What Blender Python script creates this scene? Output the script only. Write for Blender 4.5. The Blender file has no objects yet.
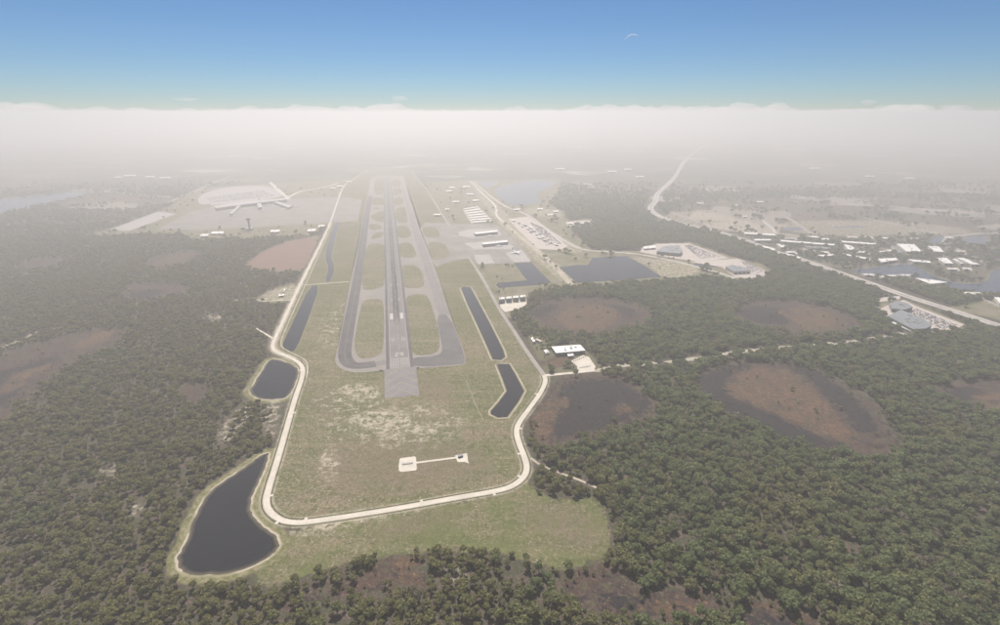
import bpy, bmesh, math, random
import numpy as np
from mathutils import Vector, Matrix

# ------------------------------------------------------------------ camera, sky, sun, exposure
FPX, PITCH, CAMH = 512.0, math.radians(21.4), 539.0     # focal length in photo pixels (1000 wide)
scene = bpy.context.scene
col = scene.collection
cam_d = bpy.data.cameras.new('camera'); cam = bpy.data.objects.new('camera', cam_d); col.objects.link(cam)
cam_d.sensor_fit = 'HORIZONTAL'; cam_d.sensor_width = 36.0; cam_d.lens = FPX / 1000.0 * 36.0
cam_d.clip_start = 1.0; cam_d.clip_end = 300000.0
cam.location = (0, 0, CAMH); cam.rotation_euler = (math.pi / 2 - PITCH, 0, 0)
scene.camera = cam

SUN_AZ, SUN_EL = math.radians(-9.0), math.radians(55.0)   # azimuth from +Y towards +X
SUNDIR = Vector((math.sin(SUN_AZ) * math.cos(SUN_EL), math.cos(SUN_AZ) * math.cos(SUN_EL), math.sin(SUN_EL)))
world = bpy.data.worlds.new('World'); scene.world = world; world.use_nodes = True
wn = world.node_tree; wn.nodes.clear()
sky = wn.nodes.new('ShaderNodeTexSky'); sky.sky_type = 'NISHITA'; sky.sun_disc = False
sky.sun_elevation = SUN_EL; sky.sun_rotation = SUN_AZ
sky.altitude = 300; sky.air_density = 0.88; sky.dust_density = 0.05; sky.ozone_density = 8.5
bg = wn.nodes.new('ShaderNodeBackground'); bg.inputs['Strength'].default_value = 0.051
wo = wn.nodes.new('ShaderNodeOutputWorld')
wn.links.new(sky.outputs[0], bg.inputs[0]); wn.links.new(bg.outputs[0], wo.inputs[0])
sun_d = bpy.data.lights.new('sun', 'SUN'); sun_d.energy = 5.0; sun_d.angle = math.radians(0.55); sun_d.color = (1.0, 0.93, 0.86)
sun = bpy.data.objects.new('sun', sun_d); col.objects.link(sun)
sun.rotation_euler = (-SUNDIR).to_track_quat('-Z', 'Y').to_euler(); sun.location = (0, 0, 2000)
vs = scene.view_settings
vs.view_transform = 'Standard'; vs.look = 'None'; vs.gamma = 1.0; vs.use_curve_mapping = False
vs.exposure = 0.64
scene.render.engine = 'CYCLES'
cy = scene.cycles
cy.max_bounces = 5; cy.diffuse_bounces = 2; cy.glossy_bounces = 2; cy.transmission_bounces = 2; cy.transparent_max_bounces = 6; cy.volume_bounces = 2
cy.caustics_reflective = False; cy.caustics_refractive = False
cy.use_denoising = True; cy.use_adaptive_sampling = False

random.seed(7); rng = np.random.default_rng(7)
CP, SP = math.cos(PITCH), math.sin(PITCH)

# ------------------------------------------------------------------ helpers
def G(x, y, z=0.0):
    """photo pixel -> the place on the level plane z that it shows"""
    u, v = x - 500.0, y - 312.5
    down = FPX * SP + v * CP; fwd = FPX * CP - v * SP
    t = (CAMH - z) / down
    return (u * t, fwd * t)
def PX(pts, z=0.0): return [G(x, y, z) for x, y in pts]
def tag(o, label=None, cat=None, group=None, kind=None):
    for k, v in (('label', label), ('category', cat), ('group', group), ('kind', kind)):
        if v: o[k] = v
    return o
def link(name, me, mat=None, parent=None):
    o = bpy.data.objects.new(name, me); col.objects.link(o)
    if mat is not None and not me.materials: me.materials.append(mat)
    if parent is not None: o.parent = parent
    return o
def empty(name, loc=(0, 0, 0), rz=0.0):
    o = bpy.data.objects.new(name, None); col.objects.link(o); o.location = loc; o.rotation_euler = (0, 0, rz); o.empty_display_size = 1; return o
def mesh(verts, faces, name='m'):
    me = bpy.data.meshes.new(name); me.from_pydata(verts, [], faces); me.update(); return me
def chaikin(pts, n=2, closed=True):
    pts = [tuple(p) for p in pts]
    for _ in range(n):
        out = []
        m = len(pts)
        rg = range(m) if closed else range(m - 1)
        if not closed: out.append(pts[0])
        for i in rg:
            a, b = pts[i], pts[(i + 1) % m]
            out.append((a[0] * .75 + b[0] * .25, a[1] * .75 + b[1] * .25)); out.append((a[0] * .25 + b[0] * .75, a[1] * .25 + b[1] * .75))
        if not closed: out.append(pts[-1])
        pts = out
    return pts
def roughen(pts, amp, step, seed=0):
    """walk round a closed outline and push its points a little in and out"""
    r = random.Random(seed); out = []
    m = len(pts)
    for i in range(m):
        a, b = Vector(pts[i]), Vector(pts[(i + 1) % m]); L = (b - a).length; k = max(1, int(L / step))
        n = Vector((-(b - a).y, (b - a).x)); n = n / max(n.length, 1e-6)
        for j in range(k):
            p = a + (b - a) * (j / k) + n * r.uniform(-amp, amp); out.append((p.x, p.y))
    return chaikin(out, 1)
def sheet_mesh(poly, z, name='sheet'):
    bm = bmesh.new()
    vs_ = [bm.verts.new((p[0], p[1], z)) for p in poly]
    f = bm.faces.new(vs_)
    if f.normal.z < 0: f.normal_flip()
    bmesh.ops.triangulate(bm, faces=bm.faces[:], ngon_method='EAR_CLIP')
    bm.normal_update()
    for f in bm.faces:
        if f.normal.z < 0: f.normal_flip()
    me = bpy.data.meshes.new(name); bm.to_mesh(me); bm.free(); return me
PAVED = []
def sheet(name, poly, z, mat, parent=None, kind='structure'):
    if name in ('apron', 'parking_lot', 'reddish_field', 'sand_lot'): PAVED.append(poly)
    o = link(name, sheet_mesh(poly, z, name), mat, parent)
    if parent is None and kind: o['kind'] = kind
    return o
def offsets(pts, w):
    L, R = [], []
    n = len(pts)
    for i in range(n):
        a = Vector(pts[max(i - 1, 0)]); b = Vector(pts[min(i + 1, n - 1)]); d = (b - a).normalized(); nn = Vector((-d.y, d.x))
        p = Vector(pts[i]); L.append(p + nn * w); R.append(p - nn * w)
    return L, R
def strip_mesh(pts, w, z, w2=None):
    n = len(pts); ws = [w + ((w2 or w) - w) * i / max(n - 1, 1) for i in range(n)]
    V, F = [], []
    for i in range(n):
        a = Vector(pts[max(i - 1, 0)]); b = Vector(pts[min(i + 1, n - 1)]); d = (b - a).normalized(); nn = Vector((-d.y, d.x))
        p = Vector(pts[i])
        for s in (1, -1): q = p + nn * s * ws[i] / 2; V.append((q.x, q.y, z))
        if i: k = 2 * i; F.append((k - 2, k - 1, k + 1, k))
    return mesh(V, F)
def strip(name, pts, w, z, mat, parent=None, w2=None, kind='structure'):
    o = link(name, strip_mesh(pts, w, z, w2), mat, parent)
    if parent is None and kind: o['kind'] = kind
    return o
def shift(pts, d):
    L, _ = offsets(pts, d); return [(p.x, p.y) for p in L]
class MB:
    def __init__(s): s.v, s.f = [], []
    def add(s, v, f):
        k = len(s.v); s.v += [tuple(q) for q in v]; s.f += [tuple(i + k for i in q) for q in f]; return s
    def box(s, x0, x1, y0, y1, z0, z1):
        return s.add([(x0, y0, z0), (x1, y0, z0), (x1, y1, z0), (x0, y1, z0), (x0, y0, z1), (x1, y0, z1), (x1, y1, z1), (x0, y1, z1)],
                     [(0, 3, 2, 1), (4, 5, 6, 7), (0, 1, 5, 4), (1, 2, 6, 5), (2, 3, 7, 6), (3, 0, 4, 7)])
    def prism(s, poly, z0, z1):
        n = len(poly)
        if sum(poly[i][0] * poly[(i + 1) % n][1] - poly[(i + 1) % n][0] * poly[i][1] for i in range(n)) < 0: poly = poly[::-1]
        v = [(p[0], p[1], z0) for p in poly] + [(p[0], p[1], z1) for p in poly]
        return s.add(v, [tuple(range(n - 1, -1, -1)), tuple(range(n, 2 * n))] + [(i, (i + 1) % n, n + (i + 1) % n, n + i) for i in range(n)])
    def lathe(s, prof, seg=12, axis='z'):
        v = []
        for r, h in prof:
            for k in range(seg):
                a = 2 * math.pi * k / seg
                v.append((r * math.cos(a), r * math.sin(a), h) if axis == 'z' else (r * math.cos(a), h, r * math.sin(a)))
        f = []
        for i in range(len(prof) - 1):
            for k in range(seg): f.append((i * seg + k, i * seg + (k + 1) % seg, (i + 1) * seg + (k + 1) % seg, (i + 1) * seg + k))
        f.append(tuple(range(seg))[::-1]); f.append(tuple((len(prof) - 1) * seg + k for k in range(seg)))
        return s.add(v, f)
    def mesh(s, smooth=False):
        me = mesh(s.v, s.f)
        if smooth:
            for p in me.polygons: p.use_smooth = True
        return me
    def build(s, name, mat, parent=None, smooth=False): return link(name, s.mesh(smooth), mat, parent)

# ------------------------------------------------------------------ materials
def newmat(name):
    m = bpy.data.materials.new(name); m.use_nodes = True; nt = m.node_tree; nt.nodes.clear()
    out = nt.nodes.new('ShaderNodeOutputMaterial'); b = nt.nodes.new('ShaderNodeBsdfPrincipled')
    nt.links.new(b.outputs[0], out.inputs[0]); b.inputs['Roughness'].default_value = 0.9
    b.inputs['Specular IOR Level'].default_value = 0.15
    return m, nt, b
def nd(nt, typ, **kw):
    n = nt.nodes.new(typ)
    for k, v in kw.items(): setattr(n, k, v)
    return n
def sock(nt, s, v):
    if isinstance(v, bpy.types.NodeSocket): nt.links.new(v, s)
    elif v is not None:
        if s.type == 'RGBA' and len(v) == 3: v = (*v, 1)
        s.default_value = v
def pos(nt): return nd(nt, 'ShaderNodeNewGeometry').outputs['Position']
def noise(nt, scale, vec=None, detail=4, rough=.55, dist=0.0, out=0):
    n = nd(nt, 'ShaderNodeTexNoise'); n.inputs['Scale'].default_value = scale; n.inputs['Detail'].default_value = detail
    n.inputs['Roughness'].default_value = rough; n.inputs['Distortion'].default_value = dist
    nt.links.new(vec if vec is not None else pos(nt), n.inputs['Vector']); return n.outputs[out]
def vor(nt, scale, vec=None, out='Distance', rnd=1.0):
    n = nd(nt, 'ShaderNodeTexVoronoi'); n.inputs['Scale'].default_value = scale; n.inputs['Randomness'].default_value = rnd
    nt.links.new(vec if vec is not None else pos(nt), n.inputs['Vector']); return n.outputs[out]
def mth(nt, op, a, b=None, c=None, clamp=False):
    n = nd(nt, 'ShaderNodeMath', operation=op, use_clamp=clamp)
    for i, v in enumerate((a, b, c)):
        if v is not None: sock(nt, n.inputs[i], v)
    return n.outputs[0]
def mix(nt, f, a, b):
    n = nd(nt, 'ShaderNodeMix', data_type='RGBA'); sock(nt, n.inputs[0], f); sock(nt, n.inputs[6], a); sock(nt, n.inputs[7], b); return n.outputs[2]
def rng_(nt, v, a, b, c=0.0, d=1.0, smooth=True):
    n = nd(nt, 'ShaderNodeMapRange', interpolation_type='SMOOTHSTEP' if smooth else 'LINEAR'); sock(nt, n.inputs[0], v)
    for i, q in enumerate((a, b, c, d)): n.inputs[i + 1].default_value = q
    return n.outputs[0]
def scaled(nt, sx, sy, sz=1, rz=0.0):
    n = nd(nt, 'ShaderNodeMapping'); nt.links.new(pos(nt), n.inputs['Vector']); n.inputs['Scale'].default_value = (sx, sy, sz); n.inputs['Rotation'].default_value = (0, 0, rz); return n.outputs[0]
def attr(nt, name): return nd(nt, 'ShaderNodeAttribute', attribute_name=name).outputs['Fac']
def bump(nt, b, h, strength=.5, dist=1.0):
    n = nd(nt, 'ShaderNodeBump'); n.inputs['Strength'].default_value = strength; n.inputs['Distance'].default_value = dist
    nt.links.new(h, n.inputs['Height']); nt.links.new(n.outputs[0], b.inputs['Normal'])

RW_T = Vector(G(400.2, 368)); RW_F = Vector(G(386.9, 177.5))
E1 = (RW_F - RW_T).normalized(); E2 = Vector((E1.y, -E1.x)); RW_L = (RW_F - RW_T).length
RW_ANG = math.atan2(E1.y, E1.x)
def RW(u, v=0.0): p = RW_T + E1 * u + E2 * v; return (p.x, p.y)

def airfield_grass(nt):
    """mown airfield turf: mottled olive and straw, thin sandy places"""
    p = pos(nt)
    big = noise(nt, 0.006, p, 5, .6); mid = noise(nt, 0.03, p, 5, .65); fine = noise(nt, 0.16, p, 4, .7)
    mow = noise(nt, 1.0, scaled(nt, .004, .05, 1, -RW_ANG), 3, .6)
    c = mix(nt, rng_(nt, big, .42, .64), (.094, .102, .040), (.172, .138, .088))
    c = mix(nt, rng_(nt, mid, .40, .72, 0, .85), c, (.10, .108, .042))
    c = mix(nt, rng_(nt, mow, .45, .75, 0, .55), c, (.235, .195, .120))
    speck = noise(nt, .33, p, 4, .75); blot = noise(nt, .075, p, 6, .8)
    c = mix(nt, rng_(nt, fine, .50, .70, 0, .65), c, (.33, .28, .19))
    c = mix(nt, rng_(nt, fine, .48, .30, 0, .75), c, (.06, .072, .028))
    c = mix(nt, rng_(nt, speck, .54, .66, 0, .8), c, (.38, .335, .245))
    c = mix(nt, rng_(nt, speck, .46, .36, 0, .85), c, (.045, .054, .022))
    c = mix(nt, rng_(nt, blot, .55, .62, 0, .75), c, (.185, .142, .100)); c = mix(nt, rng_(nt, blot, .46, .40, 0, .65), c, (.062, .076, .026)); c = mix(nt, rng_(nt, noise(nt, .11, p, 6, .85), .60, .66, 0, .75), c, (.40, .355, .265))
    c = mix(nt, mth(nt, 'MULTIPLY', rng_(nt, big, .45, .58), rng_(nt, blot, .60, .68, 0, .8)), c, (.38, .34, .26))
    return c
def hgt(nt, s): return noise(nt, s, None, 5, .7)

M = {}
def simple(name, base, rough=.85, spec=.2, var=.0, scale=.05, base2=None, fine=None):
    m, nt, b = newmat(name); b.inputs['Roughness'].default_value = rough; b.inputs['Specular IOR Level'].default_value = spec
    if var or base2:
        c = mix(nt, rng_(nt, noise(nt, scale, None, 5, .65), .3, .7), base, base2 or tuple(q * (1 - var) for q in base))
        if fine: c = mix(nt, rng_(nt, noise(nt, fine, None, 3, .7), .35, .75, 0, .5), c, tuple(q * .62 for q in base))
        nt.links.new(c, b.inputs['Base Color'])
    else: b.inputs['Base Color'].default_value = (*base, 1)
    M[name] = m; return m
simple('road_sand', (.62, .57, .49), .95, .1, base2=(.50, .46, .39), scale=.04, fine=.4)
simple('road_tar', (.33, .30, .27), .9, .15, base2=(.25, .23, .215), scale=.02, fine=.3)
simple('highway', (.50, .46, .42), .9, .15, base2=(.34, .31, .28), scale=.02, fine=.2)
simple('concrete', (.40, .375, .35), .9, .15, base2=(.33, .305, .29), scale=.03, fine=.25)
simple('apron_grey', (.27, .245, .215), .9, .15, base2=(.185, .172, .158), scale=.012, fine=.05)
simple('shoulder', (.275, .250, .225), .9, .15, base2=(.22, .20, .18), scale=.02, fine=.2)
simple('asphalt', (.080, .076, .079), .85, .2, base2=(.118, .110, .110), scale=.025, fine=.2)
simple('asphalt_new', (.105, .10, .10), .85, .2, base2=(.145, .137, .133), scale=.02, fine=.2)
simple('taxi_pale', (.215, .20, .19), .85, .2, base2=(.175, .163, .157), scale=.02, fine=.2)
simple('blast', (.215, .20, .198), .85, .2, base2=(.175, .165, .163), scale=.03, fine=.2)
simple('paint_white', (.44, .42, .395), .7, .2, base2=(.33, .315, .30), scale=.2)
simple('paint_worn', (.32, .305, .29), .8, .2, base2=(.24, .23, .22), scale=.3)
simple('paint_yellow', (.27, .235, .16), .8, .2, base2=(.21, .19, .15), scale=.3)
simple('roof_white', (.74, .72, .68), .6, .3, base2=(.66, .64, .60), scale=.05)
simple('roof_grey', (.20, .215, .222), .6, .3, base2=(.165, .178, .185), scale=.05)
simple('roof_pale', (.42, .40, .38), .7, .3, base2=(.36, .345, .33), scale=.05)
simple('roof_tan', (.52, .45, .36), .7, .3, base2=(.46, .39, .31), scale=.05)
simple('wall_pale', (.56, .53, .48), .8, .2, base2=(.50, .47, .43), scale=.1)
simple('wall_dark', (.20, .215, .235), .7, .3, base2=(.17, .18, .20), scale=.1)
simple('door_dark', (.07, .075, .085), .5, .4)
simple('glass_dark', (.03, .035, .045), .15, .6)
simple('plane_white', (.80, .80, .80), .35, .5)
simple('plane_tail', (.06, .09, .22), .4, .5)
simple('metal_grey', (.22, .22, .23), .5, .4)
simple('bark', (.10, .075, .055), .95, .1)
simple('lot_pale', (.50, .445, .40), .9, .15, base2=(.42, .37, .33), scale=.03, fine=.2)
simple('sand_bare', (.46, .41, .33), .95, .1, base2=(.31, .27, .20), scale=.03, fine=.25)
simple('verge_track', (.27, .235, .15), .95, .1, base2=(.20, .185, .10), scale=.1)
simple('strip_dark', (.055, .062, .035), .95, .1, base2=(.09, .09, .05), scale=.1)
simple('field_red', (.22, .135, .105), .95, .1, base2=(.17, .115, .09), scale=.02, fine=.2)
def turf():
    m, nt, b = newmat('turf'); nt.links.new(airfield_grass(nt), b.inputs['Base Color']); bump(nt, b, hgt(nt, .12), .5, 1.2); M['turf'] = m
turf()
def water(name, c, rough=.12):
    m, nt, b = newmat(name); b.inputs['Base Color'].default_value = (*c, 1); b.inputs['Roughness'].default_value = rough
    b.inputs['Specular IOR Level'].default_value = .5; b.inputs['IOR'].default_value = 1.33
    bump(nt, b, noise(nt, .25, None, 3, .6), .06, .5); M[name] = m
water('shallow', (.085, .072, .048)); water('shallow_deep', (.034, .031, .026)); water('water_dark', (.009, .010, .013)); water('water_blue', (.035, .045, .075), .2)

# ------------------------------------------------------------------ traced outlines (photo pixels, unprojected to the ground)
PERIM_L = [(412, 169.8), (386, 169.8), (365, 171), (355, 178), (344, 185), (340, 194), (330, 224), (322.5, 240), (312.5, 260), (303.7, 277.5), (295, 295), (282.5, 322.5), (274, 340), (272, 347),
           (276, 352), (287.5, 356), (298, 361.5), (303.5, 368), (301.7, 380), (296, 395), (287.5, 425), (277.5, 460), (268.7, 487.5), (265.5, 502), (269, 511.5),
           (279, 519.5), (290, 522.5), (305, 522.5), (350, 516), (400, 508), (457.5, 497.5), (500, 490.5), (515, 485), (524.5, 476.5), (527.5, 467), (523.7, 455), (518.7, 442.5), (516, 431.5), (518.7, 422.5),
           (530, 407.5), (541, 392.5), (546, 381), (544, 375)]
PERIM_R = [(544, 375), (527.5, 352.5), (515, 332.5), (499, 309), (493.4, 297.6), (479.6, 273.4), (468, 256)]
PERIM_RF = [(449.5, 226), (439, 209.5), (425.3, 187), (420.6, 183), (413.7, 173.8), (412, 169.8)]
AIRFIELD = PERIM_L + PERIM_R[1:] + PERIM_RF[:-1]
OUTGRASS = [(282, 541), (262, 562), (248, 578), (270, 590), (300, 576), (345, 562), (395, 556), (445, 548), (500, 552), (530, 562), (560, 571), (600, 562), (612, 545), (607, 518), (601, 503), (591, 496), (575, 498), (560, 499), (542, 496), (531, 487),
            (524, 482), (500, 494), (400, 511), (300, 526)]
PONDS = {
 'a': [(250, 463.5), (258, 457), (270, 451), (267, 461), (261, 478), (254, 490), (250, 503), (251, 514), (257.5, 523), (273, 534), (281, 541.5), (275, 553), (257.5, 564.5), (233, 572), (213, 575), (187, 574), (178, 567), (177, 558), (186, 543), (194, 518), (206, 495), (226, 480), (240, 470)],
 'b': [(268, 360), (276, 359), (290, 363), (299, 369), (297, 380), (291, 392), (286, 398.5), (270, 400), (257, 398), (249, 392), (254, 383), (262, 371)],
 'c1': [(310, 285.5), (320, 285.5), (308, 320), (296, 350), (290, 352), (284, 350.5), (281.5, 346), (290, 328)],
 'c2': [(343, 207), (347, 207), (340, 222), (336.5, 232), (332, 252), (331, 258), (335, 268), (330.5, 281.5), (325, 281.5), (329, 268), (325, 258), (328, 244), (332.5, 230)],
 'd': [(461, 288), (464, 286.5), (470, 287), (474, 294), (489, 322), (503, 350), (505, 357), (501, 360), (493, 359.5), (488, 348), (477, 324), (468, 305)],
 'e': [(497, 365), (500, 364), (509, 364), (515, 374), (524, 391), (518, 402), (507, 417), (498, 417.5), (491, 414), (491, 411), (499, 402), (507, 391), (502, 377)],
 'f': [(513.6, 263), (531.4, 262.5), (551, 282.6), (539.5, 285), (499, 288), (496, 285), (498, 282.6), (526.8, 280.3)],
 'g': [(559, 267.5), (577, 265), (588, 265), (592, 258), (610, 256.5), (627, 256), (645, 266), (662, 277), (630, 279.5), (577.5, 283)],
 'h': [(492.4, 190), (503, 185.6), (529, 180), (560, 180.4), (551, 187), (534, 193.4), (544.4, 202), (521, 206), (505, 204.5)],
 'i': [(477, 181.2), (501, 181.7), (497, 184.5), (486, 188.5)],
 'j': [(-60, 203), (0, 198.5), (40, 195), (82, 190.5), (93, 193.5), (50, 203), (0, 215), (-60, 226)],
 'k': [(848, 270), (880, 267), (912, 263), (922, 270), (940, 279), (962, 284.5), (988, 283), (991, 268), (1030, 268), (1030, 294), (985, 293), (955, 289), (915, 276), (880, 274.5), (858, 274)],
 'l': [(924, 245), (930, 239), (942, 235.5), (943, 240), (938, 246)],
 'm': [(960, 240), (972, 236), (988, 236), (988, 244), (972, 245)],
 'n': [(691, 264), (704, 262), (716, 262), (722, 266.5), (708, 267.5), (695, 266.5)],
 'o': [(651, 218), (664, 222), (657, 223.5), (651, 222)],
 'p': [(781, 227.5), (800, 227), (805, 230.5), (786, 230.5)],
 'q': [(833, 226.5), (868, 226), (868, 227.2), (835, 227.8)],
}
POND_WORLD = {k: (roughen(chaikin(PX(v), 2), 1.6, 9, 3) if k in 'ab' else chaikin(PX(v), 2 if k in ('h', 'i', 'j', 'k', 'l', 'm') else 0 if k in 'defg' else 1)) for k, v in PONDS.items()}
MARSH = [  # wet prairie rings: outline
 [(693, 377), (710, 367), (750, 361), (790, 364), (830, 376), (860, 393), (890, 420), (902, 440), (893, 453), (868, 459), (830, 453), (790, 441), (750, 427), (715, 407), (697, 392)],
 [(546, 394), (552, 379), (575, 375.5), (600, 373), (628, 379), (648, 392), (660, 408), (650, 418), (620, 428), (592, 437), (562, 447), (541, 447), (527, 436), (524, 424), (532, 412)],
 [(528, 310), (540, 302), (580, 297), (620, 299), (650, 308), (657, 319), (632, 331), (592, 337), (552, 332), (530, 322)],
 [(728, 311), (760, 299), (800, 301), (840, 311), (864, 322), (852, 333), (820, 337), (790, 334), (750, 326)],
 [(-60, 372), (0, 358), (30, 345), (70, 334), (112, 326), (130, 333), (112, 347), (75, 362), (45, 384), (22, 404), (0, 426), (-60, 455)],
 [(118, 290), (140, 283), (185, 284), (188, 292), (160, 301), (128, 301)],
 [(135, 265), (165, 253), (205, 250), (200, 260), (165, 271)],
 [(10, 268), (40, 258), (75, 258), (60, 266), (25, 272)],
 [(925, 385), (960, 380), (1040, 380), (1040, 425), (1000, 418), (960, 404)],
 [(350, 590), (375, 565), (390, 550), (412, 552), (432, 580), (420, 594), (385, 592)],
 [(560, 572), (600, 562), (622, 572), (660, 592), (730, 590), (745, 604), (700, 615), (650, 618), (600, 618), (562, 612)],
 [(745, 600), (790, 606), (830, 622), (850, 640), (760, 640), (735, 620)],
 [(285, 602), (310, 594), (345, 582), (372, 572), (366, 586), (322, 600), (292, 611)],
 [(176, 392), (200, 380), (215, 384), (205, 400), (182, 404)],
 [(540, 360), (560, 356), (575, 360), (578, 366), (560, 369), (543, 368)],
]
DARK = [  # standing water and black muck in the rings
 [(694, 380), (715, 368), (748, 363), (745, 371), (724, 382), (735, 398), (765, 410), (795, 423), (830, 440), (852, 444), (840, 450), (810, 448), (775, 437), (740, 421), (708, 401)],
 [(780, 364), (815, 370), (842, 386), (864, 405), (878, 425), (872, 438), (852, 428), (836, 408), (816, 386), (798, 373)],
 [(560, 383), (592, 378), (622, 381), (644, 394), (650, 406), (636, 417), (608, 427), (575, 437), (552, 438), (550, 422), (558, 405)],
 [(532, 312), (545, 305), (560, 306), (548, 316), (536, 320)], [(600, 303), (630, 307), (640, 316), (628, 320), (618, 312)],
 [(735, 313), (755, 306), (790, 308), (800, 318), (780, 326), (752, 322)],
 [(-60, 400), (0, 372), (35, 362), (55, 354), (60, 362), (30, 382), (0, 408), (-60, 440)],
 [(590, 590), (640, 600), (700, 603), (690, 612), (630, 614)], [(745, 612), (785, 612), (815, 632), (760, 640)],
 [(935, 390), (980, 388), (1020, 400), (985, 406)], [(125, 293), (165, 288), (160, 296), (135, 299)],
]
ORANGE = [  # rusty dry sawgrass
 [(726, 380), (748, 369), (782, 370), (800, 377), (818, 394), (834, 416), (852, 438), (846, 443), (826, 438), (800, 426), (775, 414), (750, 404), (732, 396)],
 [(540, 410), (560, 398), (570, 400), (556, 414), (552, 430), (541, 437), (530, 428)],
 [(616, 409), (620, 405), (628, 406), (631, 410), (626, 414), (619, 414)],
 [(552, 318), (570, 306), (600, 303), (620, 312), (622, 322), (600, 331), (570, 332)],
 [(775, 312), (800, 306), (825, 312), (846, 322), (830, 331), (800, 329), (790, 320)],
 [(70, 346), (95, 331), (115, 331), (112, 338), (88, 348), (74, 351)], [(0, 380), (40, 366), (60, 360), (30, 382), (0, 396)],
 [(385, 560), (395, 552), (410, 555), (422, 580), (412, 588)], [(640, 606), (680, 602), (720, 606), (700, 612), (655, 613)],
 [(755, 603), (790, 608), (805, 616), (780, 614)],
 [(150, 262), (175, 254), (195, 253), (185, 258), (160, 266)], [(545, 362), (560, 359), (572, 362), (570, 366), (550, 367)], [(965, 395), (1010, 390), (1030, 410), (990, 410)],
]
SANDY = [  # thin soil and open sand
 [(340, 388), (352, 384), (378, 386), (378, 398), (362, 399), (345, 397)], [(348, 418), (370, 410), (404, 408), (412, 430), (390, 442), (376, 432), (360, 428)],
 [(405, 428), (430, 422), (440, 432), (425, 438)], [(318, 450), (335, 444), (338, 480), (322, 478)],
 [(288, 536), (300, 525), (380, 515), (420, 509), (400, 516), (330, 530)], [(215, 436), (228, 424), (240, 408), (248, 402), (252, 412), (240, 430), (225, 442)],
 [(102, 468), (115, 462), (118, 474), (106, 478)], [(128, 506), (140, 500), (142, 515), (132, 520)], [(205, 316), (222, 310), (220, 320), (208, 322)],
 [(258, 299), (272, 291), (290, 284), (297, 286), (294, 298), (275, 302)], [(232, 300), (256, 296), (256, 300), (236, 303)],
  
 [(0, 345), (40, 330), (38, 335), (5, 350)], [(440, 576), (460, 568), (480, 576), (462, 584)],
 [(265, 404), (276, 396), (283, 400), (277, 425), (268, 440), (262, 430)],
 [(470, 182), (500, 206), (540, 250), (560, 265), (575, 284), (560, 282), (520, 245), (490, 215)],
 [(520, 214), (560, 236), (585, 250), (575, 255), (540, 245), (515, 222)], [(630, 256), (680, 262), (700, 268), (690, 277), (668, 280), (650, 268)],
 [(520, 207), (560, 210), (562, 218), (530, 216)], [(566, 221), (596, 218), (594, 225), (568, 226)],
 [(660, 214), (700, 210), (760, 224), (780, 236), (740, 232), (700, 226), (670, 222)], [(770, 221), (900, 220), (990, 232), (900, 236), (800, 236)],
]
CLEARED = [  # neither forest nor marsh: the built ground around the airport
 [(425, 182), (472, 180), (560, 178), (560, 188), (548, 204), (565, 212), (572, 232), (592, 250), (640, 251), (655, 243), (690, 242), (730, 256), (762, 264), (773, 272), (766, 276), (752, 280), (735, 281), (700, 277), (665, 281), (640, 282), (577, 287), (560, 288),
  (528, 292), (527, 303), (521, 309), (513, 313), (508, 320), (499, 309), (468, 256), (440, 212)],
 [(874, 310), (884, 300), (904, 300), (922, 306), (967, 325), (960, 329), (943, 333), (912, 333)],
 [(85, 236), (120, 226), (160, 212), (200, 188), (350, 178), (330, 224), (310, 236), (255, 238), (195, 240), (180, 234)],
 [(253, 300), (270, 290), (290, 283), (300, 286), (294, 299), (275, 304)],
 [(243, 268), (262, 252), (285, 242), (320, 235), (308, 262), (300, 272), (262, 271)],
 [(945, 308), (985, 300), (1040, 300), (1040, 325), (1000, 320)], [(893, 283), (1000, 297), (1000, 291), (960, 290)],
]
YARD = [[(526, 334), (546, 336), (552, 345), (583, 343), (588, 352), (600, 366), (597, 372), (547, 377)]]
BROWN = [[(312, 442), (380, 432), (440, 440), (500, 462), (470, 482), (380, 492), (322, 488)], [(410, 372), (455, 378), (450, 410), (425, 405)], [(312, 395), (330, 380), (335, 420), (318, 430)], [(395, 515), (470, 510), (420, 535), (360, 540)], [(520, 500), (560, 505), (600, 515), (604, 555), (560, 545), (530, 525)]]
THIN = [[(318, 388), (378, 382), (380, 402), (425, 402), (470, 415), (455, 440), (400, 450), (345, 445), (318, 430)], [(300, 520), (420, 506), (400, 518), (300, 535)], [(342, 300), (352, 300), (345, 345), (320, 350), (315, 330)]]
FIELDS = [[(658, 213), (700, 204), (760, 199), (860, 198), (1080, 204), (1080, 237), (900, 238), (780, 238), (740, 232), (700, 227)], [(672, 186), (720, 183), (860, 182), (860, 187), (700, 190)], [(860, 188), (1060, 190), (1060, 196), (880, 194)], [(880, 265), (930, 273), (962, 283), (985, 280), (988, 268), (960, 266), (930, 262)], [(40, 205), (110, 195), (190, 198), (165, 206), (110, 212)]]
SUBURB = [[(700, 226), (745, 228), (800, 222), (1060, 226), (1060, 296), (990, 294), (960, 291), (900, 282), (870, 279), (818, 264), (785, 253), (745, 238)]]
HIGHWAY = [(712, 142), (697, 150), (683, 162), (676, 176), (668, 184), (660, 191), (656, 196), (656, 201), (649, 208), (655, 214), (668, 220), (688, 225), (713, 230), (731, 235.5), (749, 241), (765, 248), (785.5, 254.6), (801, 259), (818, 265), (841, 273), (870, 283), (902.5, 294.7), (922, 301), (961, 313), (1000, 326), (1060, 346)]
TRAIL = [(597, 371), (612, 366.5), (640, 364), (680, 361), (712, 356), (735, 352), (765, 349), (800, 346), (832, 343.5), (870, 339), (905, 333)]
EAST_ROAD = [(545, 375.5), (560, 374), (580, 372), (595, 370.3)]
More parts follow.
